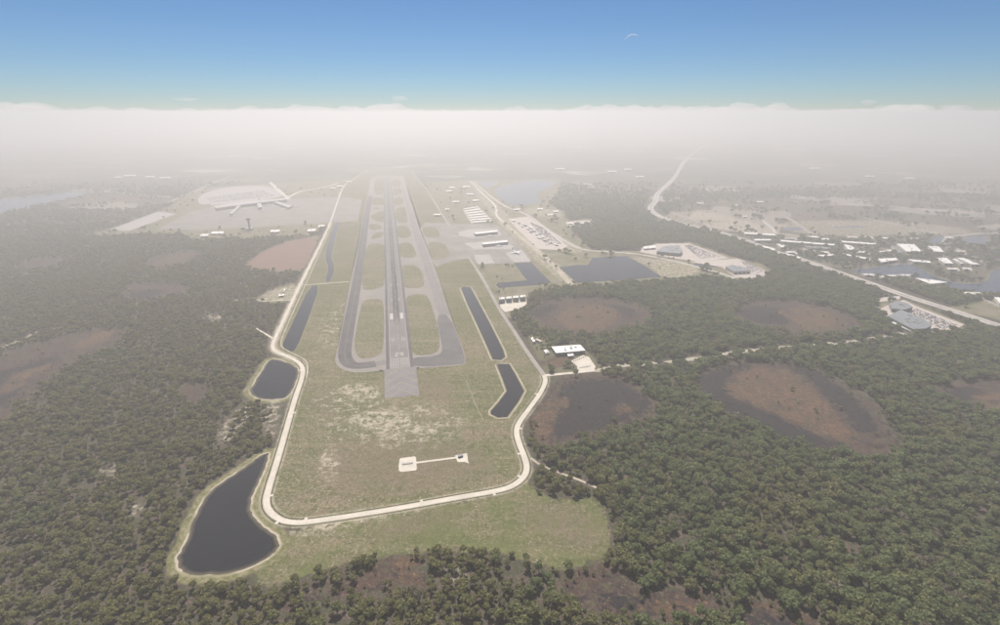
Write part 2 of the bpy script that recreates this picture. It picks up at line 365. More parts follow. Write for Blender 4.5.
ROAD_H1 = [(470, 181), (474, 185), (484, 195), (498, 207.5), (495, 214), (501.5, 220.7)]
ROAD_H2 = [(473, 181.5), (484, 191), (504, 206.4), (519, 211), (531.4, 217), (545, 228), (560, 238), (572, 245), (583, 250), (605, 251.5), (640, 254), (675, 261), (700, 267.5), (720, 273), (737, 279)]
ROAD_W = [(501.5, 220.7), (517, 234), (534, 248), (543, 255), (556, 268), (574, 287)]
TRACK_IN = [(337, 205), (331, 228), (322, 248), (312, 270), (306, 284), (298, 301), (287, 326), (281, 340), (281, 347), (290, 352), (303, 358), (308.5, 364), (306.5, 378)]
CROSS_TRACK = [(303.7, 285), (330, 283), (350, 281.5)]
SIDE_TRACKS = [[(293.5, 299.5), (275, 300.5), (265, 301.5), (256, 300)], [(272.5, 338), (264, 333), (256, 328)]]

# ------------------------------------------------------------------ distance fields used for land cover and planting
def sdf(polys, X, Y):
    """signed distance to a set of outlines (negative inside)"""
    best = np.full(X.shape, 1e9); inside = np.zeros(X.shape, bool)
    for poly in polys:
        P = np.array(poly); lo, hi = P.min(0) - 160, P.max(0) + 160
        m = np.nonzero((X > lo[0]) & (X < hi[0]) & (Y > lo[1]) & (Y < hi[1]))[0]
        if not len(m): continue
        x, y = X[m], Y[m]; d2 = np.full(x.shape, 1e18); c = np.zeros(x.shape, bool)
        Q = np.roll(P, -1, 0)
        for (ax, ay), (bx, by) in zip(P, Q):
            dx, dy = bx - ax, by - ay; L = dx * dx + dy * dy + 1e-12
            t = np.clip(((x - ax) * dx + (y - ay) * dy) / L, 0, 1)
            d2 = np.minimum(d2, (x - ax - t * dx) ** 2 + (y - ay - t * dy) ** 2)
            if ay != by: c ^= ((ay > y) != (by > y)) & (x < (bx - ax) * (y - ay) / (by - ay) + ax)
        best[m] = np.minimum(best[m], np.sqrt(d2)); inside[m] |= c
    return np.clip(np.where(inside, -best, best), -150, 150)
def dline(lines, X, Y):
    best = np.full(X.shape, 1e9)
    for P in lines:
        P = np.array(P); lo, hi = P.min(0) - 160, P.max(0) + 160
        m = np.nonzero((X > lo[0]) & (X < hi[0]) & (Y > lo[1]) & (Y < hi[1]))[0]
        if not len(m): continue
        x, y = X[m], Y[m]; d2 = np.full(x.shape, 1e18)
        for (ax, ay), (bx, by) in zip(P[:-1], P[1:]):
            dx, dy = bx - ax, by - ay; L = dx * dx + dy * dy + 1e-12
            t = np.clip(((x - ax) * dx + (y - ay) * dy) / L, 0, 1)
            d2 = np.minimum(d2, (x - ax - t * dx) ** 2 + (y - ay - t * dy) ** 2)
        best[m] = np.minimum(best[m], np.sqrt(d2))
    return np.clip(best, 0, 150)
PERIM_LW = chaikin(PX(PERIM_L), 2, False); PERIM_RW = chaikin(PX(PERIM_R), 2, False); PERIM_RFW = chaikin(PX(PERIM_RF), 2, False)
AIRW = chaikin(PX(AIRFIELD), 1)
S = dict(grass=[AIRW], meadow=[chaikin(PX(OUTGRASS), 2)], pond=[POND_WORLD['a'], POND_WORLD['b']], ditch=[v for k, v in POND_WORLD.items() if k not in 'ab'],
         marsh=[chaikin(PX(p), 2) for p in MARSH], dark=[chaikin(PX(p), 2) for p in DARK], orange=[chaikin(PX(p), 2) for p in ORANGE],
         sandy=[chaikin(PX(p), 1) for p in SANDY], cleared=[PX(p) for p in CLEARED], suburb=[PX(p) for p in SUBURB], yard=[PX(p) for p in YARD], fields=[chaikin(PX(p), 1) for p in FIELDS], brown=[chaikin(PX(p), 1) for p in BROWN], thin=[chaikin(PX(p), 1) for p in THIN])
LINES = [PERIM_LW]
HIGHWAY_W = chaikin(PX(HIGHWAY), 2, False); TRAIL_W = chaikin(PX(TRAIL), 2, False)

# ------------------------------------------------------------------ the ground: one sheet from behind the camera to the horizon
def build_ground():
    far = 42000.0
    ys = [-far, -20000, -8000, -3000, -1200, -500, 0, 150, 260]
    y = 330.0
    while y < far: ys.append(y); y += max(7.0, y * .0105)
    ys.append(far)
    na = 330; A = np.linspace(-1.25, 1.25, na); outer = np.array([.02, .06, .14, .3, .6, 1.0])
    rows = []
    for y in ys:
        w = max(y, 0) + 300.0; core = np.clip(A * w, -far * .9, far * .9); e = core[-1]
        rows.append(np.concatenate([-(e + (far - e) * outer[::-1]), core, e + (far - e) * outer]))
    X = np.array(rows); Y = np.repeat(np.array(ys)[:, None], X.shape[1], 1); nr, nc = X.shape
    V = np.zeros((nr * nc, 3)); V[:, 0] = X.ravel(); V[:, 1] = Y.ravel()
    idx = np.arange(nr * nc).reshape(nr, nc)
    F = np.stack([idx[:-1, :-1], idx[:-1, 1:], idx[1:, 1:], idx[1:, :-1]], -1).reshape(-1, 4)
    me = bpy.data.meshes.new('ground'); me.vertices.add(len(V)); me.vertices.foreach_set('co', V.ravel())
    me.loops.add(F.size); me.loops.foreach_set('vertex_index', F.ravel().astype(np.int32))
    me.polygons.add(len(F)); me.polygons.foreach_set('loop_start', np.arange(0, F.size, 4, dtype=np.int32))
    me.update(calc_edges=True); me.validate()
    for k, polys in S.items():
        a = me.attributes.new(k, 'FLOAT', 'POINT'); a.data.foreach_set('value', sdf(polys, V[:, 0], V[:, 1]).astype(np.float32))
    a = me.attributes.new('track', 'FLOAT', 'POINT'); a.data.foreach_set('value', dline(LINES, V[:, 0], V[:, 1]).astype(np.float32))
    a = me.attributes.new('trail', 'FLOAT', 'POINT'); a.data.foreach_set('value', dline([TRAIL_W], V[:, 0], V[:, 1]).astype(np.float32))
    a = me.attributes.new('distant', 'FLOAT', 'POINT'); a.data.foreach_set('value', np.clip((np.hypot(V[:, 0], V[:, 1]) - 2300) / 1500, 0, 1).astype(np.float32))
    m, nt, b = newmat('ground')
    n1 = noise(nt, .02, None, 5, .65); n2 = noise(nt, .11, None, 5, .7); n3 = noise(nt, .06, None, 7, .8); n4 = noise(nt, .30, None, 4, .75)
    w = mth(nt, 'ADD', mth(nt, 'MULTIPLY', mth(nt, 'SUBTRACT', n1, .5), 60), mth(nt, 'MULTIPLY', mth(nt, 'SUBTRACT', n2, .5), 80))   # uneven natural borders
    def cover(name, amp=1.0, soft=5.0, off=0.0):
        v = mth(nt, 'ADD', attr(nt, name), mth(nt, 'MULTIPLY', w, amp)); return rng_(nt, v, off - soft, off + soft, 1, 0)
    # forest floor: dark litter, palmetto, some sand
    c = mix(nt, rng_(nt, n1, .35, .65), (.070, .062, .046), (.055, .060, .034))
    c = mix(nt, rng_(nt, n3, .48, .58, 0, .85), c, (.110, .078, .068)); c = mix(nt, rng_(nt, n4, .55, .68, 0, .8), c, (.20, .17, .135)); c = mix(nt, rng_(nt, n4, .47, .36, 0, .7), c, (.036, .036, .024))
    # distant country: woods broken by parcels of field, cleared lots and pale tracks
    st = noise(nt, 1.0, scaled(nt, .0007, .0013, 1), 6, .62); st2 = noise(nt, 1.0, scaled(nt, .003, .006, 1), 6, .65, .4); st3 = noise(nt, 1.0, scaled(nt, .007, .016, 1), 4, .7)
    vn = nd(nt, 'ShaderNodeTexVoronoi', distance='CHEBYCHEV'); vn.inputs['Scale'].default_value = 1.0; nt.links.new(scaled(nt, .0028, .0042, 0, .35), vn.inputs['Vector']); par = nd(nt, 'ShaderNodeSeparateColor'); nt.links.new(vn.outputs['Color'], par.inputs[0])
    fc = mix(nt, rng_(nt, st, .42, .58), (.055, .060, .036), (.085, .083, .055))
    fld = mix(nt, par.outputs[1], (.095, .098, .052), (.185, .155, .110)); fld = mix(nt, rng_(nt, par.outputs[2], .86, .9), fld, (.33, .30, .25))
    fc = mix(nt, mth(nt, 'MULTIPLY', rng_(nt, par.outputs[0], .60, .64), rng_(nt, st, .44, .54)), fc, fld)
    fc = mix(nt, rng_(nt, st2, .57, .66, 0, .7), fc, (.165, .145, .105))
    fc = mix(nt, rng_(nt, st3, .64, .72, 0, .8), fc, (.36, .33, .29))
    fc = mix(nt, rng_(nt, st2, .40, .32, 0, .6), fc, (.036, .042, .030))
    c = mix(nt, attr(nt, 'distant'), c, fc)
    sub = mix(nt, rng_(nt, noise(nt, .012, None, 5, .7), .40, .62), (.060, .066, .042), (.175, .150, .115))
    c = mix(nt, cover('suburb', .6, 20), c, sub)
    fb = mix(nt, par.outputs[1], (.070, .074, .042), (.135, .100, .082)); fb = mix(nt, rng_(nt, n1, .42, .58, 0, .8), fb, (.070, .070, .045)); fb = mix(nt, rng_(nt, n3, .55, .62, 0, .7), fb, (.17, .14, .11)); fb = mix(nt, rng_(nt, par.outputs[2], .84, .87), fb, (.23, .20, .165))
    c = mix(nt, cover('fields', .9, 8), c, fb)
    # built-up ground round the airport
    cc = mix(nt, rng_(nt, n1, .35, .65), (.20, .175, .125), (.125, .125, .062))
    c = mix(nt, cover('cleared', .2, 4), c, cc)
    c = mix(nt, cover('yard', .2, 4), c, (.115, .110, .060))
    # marsh rings
    mc = mix(nt, rng_(nt, n1, .35, .68), (.072, .044, .036), (.048, .036, .034))
    mc = mix(nt, rng_(nt, n2, .55, .75, 0, .7), mc, (.125, .092, .070))
    mc = mix(nt, rng_(nt, n4, .50, .68, 0, .7), mc, (.16, .12, .095)); mc = mix(nt, rng_(nt, n4, .48, .34, 0, .7), mc, (.035, .034, .028))
    mc = mix(nt, rng_(nt, n3, .53, .58, 0, .85), mc, (.070, .074, .040)); mc = mix(nt, rng_(nt, n3, .46, .42, 0, .85), mc, (.030, .027, .027)); n6 = noise(nt, .12, None, 5, .8); mc = mix(nt, rng_(nt, n6, .56, .63, 0, .7), mc, (.155, .112, .090))
    c = mix(nt, cover('marsh', 1.35, 3.5), c, mc)
    c = mix(nt, cover('dark', 1.2, 2.5), c, mix(nt, rng_(nt, n2, .45, .75), (.026, .025, .027), (.060, .048, .042)))
    oc = mix(nt, rng_(nt, n2, .35, .70), (.075, .047, .032), (.135, .085, .055)); oc = mix(nt, rng_(nt, n1, .50, .66, 0, .85), oc, (.055, .050, .034)); oc = mix(nt, rng_(nt, noise(nt, .05, None, 6, .75), .54, .66, 0, .8), oc, (.050, .042, .036))
    oc = mix(nt, rng_(nt, n4, .50, .66, 0, .75), oc, (.185, .122, .080)); oc = mix(nt, rng_(nt, n4, .48, .36, 0, .7), oc, (.045, .038, .028))
    oc = mix(nt, rng_(nt, n3, .54, .59, 0, .8), oc, (.062, .060, .036)); oc = mix(nt, rng_(nt, n6, .55, .62, 0, .75), oc, (.23, .150, .095)); oc = mix(nt, rng_(nt, n6, .44, .39, 0, .7), oc, (.044, .036, .032))
    vein = rng_(nt, mth(nt, 'ABSOLUTE', mth(nt, 'SUBTRACT', noise(nt, .016, None, 5, .6, .8), .5)), .008, .030, 1, 0)     # winding wet channels
    c = mix(nt, mth(nt, 'MULTIPLY', cover('orange', 1.3, 2.5), mth(nt, 'SUBTRACT', 1.0, mth(nt, 'MULTIPLY', vein, .75))), c, oc)
    c = mix(nt, mth(nt, 'MULTIPLY', rng_(nt, mth(nt, 'ADD', attr(nt, 'trail'), mth(nt, 'MULTIPLY', w, .28)), 4, 9, 1, 0), .9), c, (.40, .36, .29))
    # airfield turf
    ag = airfield_grass(nt)
    green = mix(nt, rng_(nt, noise(nt, .018, None, 5, .65), .42, .60), ag, mix(nt, .62, ag, (.105, .125, .042)))
    c = mix(nt, cover('meadow', .55, 3), c, green)
    c = mix(nt, cover('grass', .04, 1.5), c, ag)
    c = mix(nt, mth(nt, 'MULTIPLY', cover('brown', .9, 22), rng_(nt, n2, .38, .62, .15, .75)), c, (.165, .128, .092))
    c = mix(nt, mth(nt, 'MULTIPLY', cover('thin', .9, 22), rng_(nt, n3, .515, .60, 0, .75)), c, (.42, .375, .29))
    # pond banks, sandy places, shoulders of the perimeter road
    bank = mix(nt, rng_(nt, n2, .42, .62), (.125, .125, .052), (.24, .215, .13))
    c = mix(nt, cover('pond', .16, 2.5, 13), c, bank)
    c = mix(nt, mth(nt, 'MULTIPLY', cover('pond', .09, 1.6, 3.4), rng_(nt, n1, .40, .52, .25, .95)), c, (.42, .37, .285))
    c = mix(nt, mth(nt, 'MULTIPLY', cover('ditch', .05, 1.6, 3.0), .8), c, (.20, .185, .10))
    sc_ = mth(nt, 'MULTIPLY', cover('sandy', .8, 9), rng_(nt, noise(nt, .07, None, 6, .8), .45, .58)); c = mix(nt, mth(nt, 'MULTIPLY', sc_, .85), c, (.42, .37, .285))
    rs = rng_(nt, mth(nt, 'ADD', attr(nt, 'track'), mth(nt, 'MULTIPLY', w, .10)), 6.0, 13.5, 1, 0); rs = mth(nt, 'MULTIPLY', rs, rng_(nt, n1, .40, .54, .3, 1)); c = mix(nt, mth(nt, 'MULTIPLY', rs, .85), c, (.42, .375, .285))
    nt.links.new(c, b.inputs['Base Color']); bump(nt, b, n2, .6, 2.0); b.inputs['Specular IOR Level'].default_value = .05
    o = link('ground', me, m); o['kind'] = 'structure'; return o
build_ground()

# ------------------------------------------------------------------ water
POND_LABEL = {'a': 'dark round-ended pond', 'b': 'dark square pond'}
for k, poly in POND_WORLD.items():
    sheet('canal' if k in ('c1', 'c2', 'd', 'e') else 'lake' if k in 'ghijkm' else 'pond', poly, .05, M['water_blue'] if k in 'hijklmopq' else M['water_dark'])
for k in ('d', 'e'):   # pale concrete rim round the two canals east of the runway
    P = POND_WORLD[k]; P = P + [P[0], P[1]]
    sg = 1 if sum(P[i][0] * P[i + 1][1] - P[i + 1][0] * P[i][1] for i in range(len(P) - 1)) > 0 else -1
    strip('canal_rim', shift(P, -4.0 * sg), 3.0, .06, M['sand_bare'])

for k in ('a', 'b'):   # shallow brown water along the banks
    P = POND_WORLD[k]; P = P + [P[0], P[1]]
    sg = 1 if sum(P[i][0] * P[i + 1][1] - P[i + 1][0] * P[i][1] for i in range(len(P) - 1)) > 0 else -1
    strip('pond_shallows', shift(P, 1.6 * sg), 3.0, .058, M['shallow']); strip('pond_shallows', shift(P, 4.2 * sg), 2.6, .056, M['shallow_deep'])
# ------------------------------------------------------------------ roads
def road(name, pts, w, mat, z=.10, w2=None, sm=2): return strip(name, chaikin(PX(pts), sm, False), w, z, mat, w2=w2)
strip('perimeter_road', PERIM_LW, 8.6, .14, M['road_sand'])
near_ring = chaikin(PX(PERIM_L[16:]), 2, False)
for d_ in (-6.6, 6.6): strip('roadside_strip', shift(near_ring, d_), 2.0, .08, M['strip_dark'])  # flat dark strip along each side of the road
for i_, f_ in enumerate((.06, .16, .27, .36, .43, .52, .58, .66, .74, .83, .92)):   # little culvert slabs across the dark strip
    j_ = int(f_ * (len(near_ring) - 2)); a_, b2_ = Vector(near_ring[j_]), Vector(near_ring[j_ + 1]); d_ = (b2_ - a_).normalized(); n_ = Vector((-d_.y, d_.x)) * (1 if i_ % 3 else -1); m_ = a_ + n_ * 6.6
    sheet('culvert_slab', [tuple(m_ + d_ * u + n_ * v) for u, v in ((-2.2, -2.4), (2.2, -2.4), (2.2, 2.6), (-2.2, 2.6))], .12, M['road_sand'])
strip('perimeter_road', PERIM_RW, 10.5, .15, M['road_tar']); strip('perimeter_road', PERIM_RFW, 11, .15, M['road_tar'])
road('service_road', EAST_ROAD, 9.0, M['road_sand'], .16)
road('service_road', ROAD_H1, 13, M['road_sand'], .10); road('access_road', ROAD_H2, 16, M['highway'], .12); road('service_road', ROAD_W, 22, M['sand_bare'], .09)
for d_ in (-9.5, 9.5): strip('highway', shift(HIGHWAY_W, d_), 16, .12, M['highway'])
road('service_track', TRACK_IN, 3.2, M['sand_bare'], .08); road('service_track', CROSS_TRACK, 5, M['road_sand'], .09)
for t_ in SIDE_TRACKS: road('sand_track', t_, 6.5, M['road_sand'], .07, 3.0)
road('sand_track', [(466, 380), (472, 395), (477, 408), (484, 421)], 2.0, M['verge_track'], .07)
road('sand_track', [(531, 458), (540, 465), (560, 473), (580, 480), (597, 488)], 4.5, M['sand_bare'], .07)
road('ring_road', [(1040, 232.5), (1000, 233), (975, 233.5), (957, 236), (949, 240), (951, 245), (958, 250), (970, 256), (985, 262)], 26, M['road_tar'], .10)
road('ring_road', [(960, 234.8), (950, 236.5), (944, 240), (945, 244), (950, 248.5), (960, 254)], 18, M['road_tar'], .11)
road('country_road', [(865, 218), (885, 222), (905, 227), (925, 231), (950, 235.5)], 22, M['road_tar'], .09)
road('country_road', [(825, 204), (860, 205), (900, 207), (940, 211), (1000, 214)], 22, M['highway'], .09)
road('country_road', [(975, 295), (988, 301), (1000, 307), (1030, 318)], 12, M['road_tar'], .09)
road('country_road', [(0, 226), (40, 219), (70, 215.5)], 16, M['sand_bare'], .08)
road('country_road', [(82, 189), (105, 191), (135, 194.5), (170, 197)], 26, M['highway'], .08)
road('country_road', [(762, 220), (772, 228), (776, 233)], 18, M['highway'], .09)
road('country_road', [(785, 217), (792, 220), (803, 228), (812, 234)], 18, M['road_tar'], .09)
road('country_road', [(672, 212), (690, 219), (712, 226)], 20, M['road_tar'], .09)
road('country_road', [(168, 203), (180, 197), (195, 191), (212, 183), (232, 176)], 26, M['road_tar'], .09)
road('airport_road', [(270, 182), (278, 190), (287, 197), (289, 199)], 26, M['road_sand'], .1); road('airport_road', [(289, 197), (300, 191), (318, 188.5), (331, 186), (338, 183)], 22, M['road_sand'], .11)

# ------------------------------------------------------------------ runway and taxiways
PAVE = [(361, 229), (356, 257), (350, 283), (340, 338), (335, 358), (335.5, 363), (339, 367.5), (347.5, 371.3), (357.5, 372.8), (370, 371.8), (384, 370.3), (416.5, 368.3), (464, 365.2), (466, 362), (465, 354), (450, 314), (435, 267.5),
        (425, 242), (419.5, 229), (413.7, 209.5), (408.5, 194.5), (405, 180), (403, 175.5), (372, 175.8), (370.5, 180.7), (367.6, 195.7), (364.8, 206)]
ISLANDS = [
 [(362, 302), (368, 299.3), (380, 299), (384, 302), (384.3, 350), (377, 356.5), (362, 360), (355.5, 353), (354, 341), (358, 320)],
 [(366.5, 246), (371, 243.5), (383, 243.5), (385, 247), (385, 284), (381, 287.5), (366, 291), (361.5, 287), (363, 262)],
 [(370, 238.5), (374, 233.5), (382, 231.5), (384, 233.5), (382, 236.5), (374, 239.5)],
 [(368.8, 224), (372, 223.3), (380, 225.5), (383, 227), (380, 229), (372, 230.5), (369, 228.5)],
 [(370.5, 215.5), (380, 211), (384.3, 211), (384.3, 222.5), (378, 221.5), (371, 218.5)],
 [(372.5, 208.2), (376, 207.2), (381, 208), (376, 209.5)],
 [(372.5, 197.5), (384, 197.5), (384, 205.5), (378, 205), (371.8, 205)],
 [(374.3, 179), (384.4, 179), (384.4, 195), (373, 195)],
 [(405, 298), (410, 295), (423, 294), (429, 297), (439, 330), (440.3, 347), (436, 353.5), (420, 356), (412, 353), (409.5, 345)],
 [(401.5, 267), (404, 265), (415, 265), (422, 271), (425, 285), (420, 288), (406, 288.5), (402.5, 285)],
 [(398, 245), (402, 242.5), (411, 242.5), (415, 250), (417, 255), (413, 258), (401, 257.5), (398.7, 254)],
 [(396, 228), (399, 225.5), (407, 226), (410, 230), (412, 235), (408, 238), (399, 238), (397, 235)],
 [(395, 208.5), (404, 206.5), (405.5, 208), (408, 222), (406, 223), (396, 222.5)],
 [(393.5, 198), (402, 196), (404, 204.5), (394, 206)], [(392.6, 189), (401.5, 188), (402.5, 194), (393, 196)], [(392, 179), (400.5, 179), (401.3, 186.5), (392, 187.5)],
 [(427.5, 245), (430, 242), (443, 242.5), (447, 247), (450.5, 255), (446, 258.5), (434.5, 260.5), (431, 257)],
 [(422, 228.5), (426, 225.8), (436, 227.5), (439, 232), (441, 237), (431, 238), (424, 236)],
]
APRON_R = [(418, 223), (445, 223), (471, 224.5), (491, 223), (500, 226), (521, 247), (535, 262), (513, 262.8), (477, 265), (473, 257.5), (462, 259.5), (450, 262), (440, 265), (435.5, 268), (428, 248)]
sheet('taxiway', chaikin(PX(PAVE), 1), .08, M['shoulder'])
sheet('apron', chaikin(PX(APRON_R), 1), .095, M['apron_grey'])
for p_ in ISLANDS: sheet('grass_island', chaikin(PX(p_), 2), .13, M['turf'])
# centre pavements
LT = chaikin(PX([(370, 196), (365.5, 220), (361, 252), (355.8, 285), (350, 315), (345.5, 340), (343.3, 352), (344.5, 360.5), (350, 365.5), (358, 366.6), (371, 365.2), (386, 362.5)]), 3, False)
LT = shift(LT, 2.5)
strip('taxiway', LT[:int(len(LT) * .91)], 31, .11, M['asphalt']); strip('taxiway', LT[int(len(LT) * .91) - 1:], 24, .112, M['taxi_pale'])
RT1 = chaikin(PX([(404, 190), (410.5, 212), (416, 232), (426.5, 262), (434, 284), (444.5, 314.5)]), 2, False)
strip('taxiway', RT1, 31, .11, M['taxi_pale'])
sheet('taxiway', chaikin(PX([(435.5, 315), (449.5, 314.2), (464.2, 354), (465, 362), (463, 364.4), (416, 367.4), (411.5, 362), (412, 357.5), (436, 356.3), (442, 352), (442.4, 346)]), 1), .114, M['asphalt_new'])

def runway_mat():
    m, nt, b = newmat('runway'); b.inputs['Roughness'].default_value = .85
    gm = nd(nt, 'ShaderNodeTexCoord').outputs['Object']; sx = nd(nt, 'ShaderNodeSeparateXYZ'); nt.links.new(gm, sx.inputs[0])
    u, v = sx.outputs[0], sx.outputs[1]
    c = mix(nt, rng_(nt, noise(nt, .02, None, 5, .65), .3, .7), (.205, .190, .178), (.160, .148, .140))
    c = mix(nt, rng_(nt, noise(nt, .3, None, 3, .7), .4, .8, 0, .5), c, (.13, .125, .125))
    streak = noise(nt, 1.0, None, 4, .6)
    mp = nd(nt, 'ShaderNodeMapping'); nt.links.new(gm, mp.inputs[0]); mp.inputs['Scale'].default_value = (.004, .35, 1); st = noise(nt, 1.0, mp.outputs[0], 4, .65)
    av = mth(nt, 'ABSOLUTE', mth(nt, 'SUBTRACT', mth(nt, 'ABSOLUTE', v), 4.0))
    rub = mth(nt, 'MULTIPLY', rng_(nt, av, 1.5, 7.5, 1, 0), rng_(nt, u, 190, 420, 0, 1)); rub = mth(nt, 'MULTIPLY', rub, rng_(nt, u, 900, 2600, 1, .55))
    rub = mth(nt, 'MULTIPLY', rub, rng_(nt, st, .30, .62, .25, 1))
    c = mix(nt, mth(nt, 'MULTIPLY', rub, .92), c, (.034, .033, .034))       # tyre rubber laid down in the touchdown zone
    tr = mth(nt, 'LESS_THAN', mth(nt, 'FRACT', mth(nt, 'MULTIPLY', v, 1 / 7.5)), .035)  # joints between paving lanes
    c = mix(nt, mth(nt, 'MULTIPLY', tr, .35), c, (.09, .09, .09))
    nt.links.new(c, b.inputs['Base Color']); return m
M['runway'] = runway_mat()
rw = empty('runway', (RW_T.x, RW_T.y, 0), RW_ANG); rw['kind'] = 'structure'
def rect(u0, u1, v0, v1, z): return MB().add([(u0, -v0, z), (u1, -v0, z), (u1, -v1, z), (u0, -v1, z)], [(0, 3, 2, 1)])
def rsheet(name, quads, z, mat, parent=rw):
    mb = MB()
    for (u0, u1, v0, v1) in quads: mb.add([(u0, -v0, z), (u1, -v0, z), (u1, -v1, z), (u0, -v1, z)], [(0, 3, 2, 1)])
    return mb.build(name, mat, parent)
rsheet('shoulder_pavement', [(0, RW_L, -31, -22.9), (0, RW_L, 22.9, 31)], .16, M['asphalt'])
rsheet('runway_surface', [(0, RW_L, -22.8, 22.8)], .165, M['runway'])
bp = rsheet('blast_pad', [(-128, -1, -35, 35)], .16, M['blast'])
for ua in (-112, -80, -48, -16):   # faded chevrons pointing at the threshold
    mb = MB()
    for s in (-1, 1):
        mb.add([(ua + 12, 0, .19), (ua + 15.5, 0, .19), (ua - 18.5, -s * 33, .19), (ua - 22, -s * 33, .19)], [(0, 1, 2, 3) if s > 0 else (3, 2, 1, 0)])
    mb.build('chevron', M['paint_yellow'], bp)
for s in (-1, 1): rsheet('edge_line', [(0, RW_L, s * 22.0 - .7, s * 22.0 + .7)], .20, M['paint_worn'])
rsheet('threshold_bar', [(2, 5.0, -22, 22)], .202, M['paint_worn'])
for k in range(6):
    for s in (-1, 1): rsheet('threshold_stripe', [(9, 52, s * (2.6 + k * 3.3) - .9 * s, s * (2.6 + k * 3.3) + .9 * s)] if s > 0 else [(9, 52, -(2.6 + k * 3.3) - .9, -(2.6 + k * 3.3) + .9)], .20, M['paint_worn'])
DIG = {'2': [(0, 18, 6, 16.3), (4.3, 6, 9, 18), (0, 6, 7.6, 10.2), (0, 1.7, 0, 10.2), (0, 6, 0, 2.4)], '4': [(3.7, 5.6, 0, 18), (0, 1.8, 6.2, 18), (0, 7, 4.6, 7.0)]}
def digit(ch, v0, u0):
    segs = {'2': [(0, 6, 15.6, 18), (4.2, 6, 9.2, 15.6), (0, 6, 7.8, 10.2), (0, 1.8, 2.4, 7.8), (0, 6, 0, 2.4)], '4': [(4.0, 5.8, 0, 18), (0, 1.8, 7.6, 18), (0, 7, 5.4, 7.8)]}[ch]
    k = 1.15
    mb = MB()
    for i, (a, b_, c_, d_) in enumerate(segs):
        z = .20 + .003 * i; mb.add([(u0 + c_ * k, -(v0 + a * k), z), (u0 + d_ * k, -(v0 + a * k), z), (u0 + d_ * k, -(v0 + b_ * k), z), (u0 + c_ * k, -(v0 + b_ * k), z)], [(0, 3, 2, 1)])
    o = mb.build('numeral', M['paint_white'], rw); tag(o, 'white runway numeral %s' % ch); return o
digit('2', -9.4, 62); digit('4', 1.8, 62)
for s in (-1, 1):
    rsheet('aiming_mark', [(300, 346, s * 14 - 4.3, s * 14 + 4.3)], .20, M['paint_white'])
    for u0, n in ((150, 3), (450, 2), (600, 2), (750, 1)):
        for k in range(n): rsheet('touchdown_mark', [(u0, u0 + 22.5, s * (9.5 + k * 3.4) - 1.0, s * (9.5 + k * 3.4) + 1.0)], .20, M['paint_worn'])
for k in range(60):
    u0 = 96 + k * 61.0
    if u0 + 36 < RW_L - 60: rsheet('centreline_stripe', [(u0, u0 + 36, -.5, .5)], .20, M['paint_worn'])
strip('taxiway_line', LT, .7, .125, M['paint_yellow']); strip('taxiway_line', RT1, .7, .125, M['paint_yellow'])

for q in ([(458, 232), (472, 229), (497, 229), (502, 235), (474, 238), (460, 236)], [(464, 243), (503, 240), (514, 246.5), (512, 249), (474, 249)],
          [(474, 255), (489, 254.4), (494.5, 263), (478, 264.2)], [(505, 253), (522, 250.5), (531, 261.5), (514, 262)]):
    sheet('apron', PX(q), .115, M['concrete'])
APRON_L = [(158, 229), (190, 212), (215, 206), (285, 199), (345, 197), (362, 200), (358, 221), (325, 223), (260, 227), (200, 230)]
sheet('apron', PX(APRON_L), .09, M['apron_grey'])
sheet('parking_lot', chaikin(PX([(200, 206), (197, 197), (215, 189), (240, 186), (268, 185.5), (284, 194), (278, 198), (240, 203)]), 1), .085, M['concrete'])
sheet('parking_lot', PX([(110, 229.5), (158, 211.5), (176, 214), (129, 231)]), .086, M['concrete'])
sheet('reddish_field', chaikin(PX([(243, 266), (262, 252), (285, 242), (319, 236), (308, 262), (300, 271), (262, 270)]), 1), .05, M['field_red'])
sheet('parking_lot', PX([(462.5, 209.5), (478, 206.5), (494, 222), (471.6, 223.4)]), .10, M['lot_pale'])
sheet('parking_lot', PX([(508, 219), (528, 216.5), (553, 234), (568, 246), (560, 250), (538, 249), (520, 232)]), .085, M['lot_pale'])
sheet('parking_lot', PX([(642, 247), (655, 244), (688, 243), (729, 258), (700, 262), (672, 258), (640, 252)]), .087, M['lot_pale'])
sheet('parking_lot', PX([(704, 261), (738, 258.5), (771, 273), (752, 279), (735, 277), (722, 267), (690, 262)]), .083, M['lot_pale'])
sheet('parking_lot', PX([(886, 306), (904, 300), (918, 307), (964, 324.5), (958, 328), (943, 331.5), (914, 332), (890, 318), (878, 310)]), .12, M['lot_pale'])
sheet('parking_lot', PX([(571, 361), (583, 355), (589, 357), (595.5, 366.5), (594, 370), (578, 371), (577, 366)]), .10, M['road_sand'])
sheet('parking_lot', PX([(499, 302.5), (526, 299), (526.5, 304), (521, 308.5), (505, 312), (501, 308)]), .10, M['road_sand'])
sheet('sand_lot', PX([(566, 222), (584, 220.5), (592, 221), (594, 224.5), (575, 227), (567, 226)]), .08, M['lot_pale'])
sheet('sand_lot', PX([(870, 299.5), (886, 297), (900, 296), (900, 299), (880, 302)]), .10, M['lot_pale'])

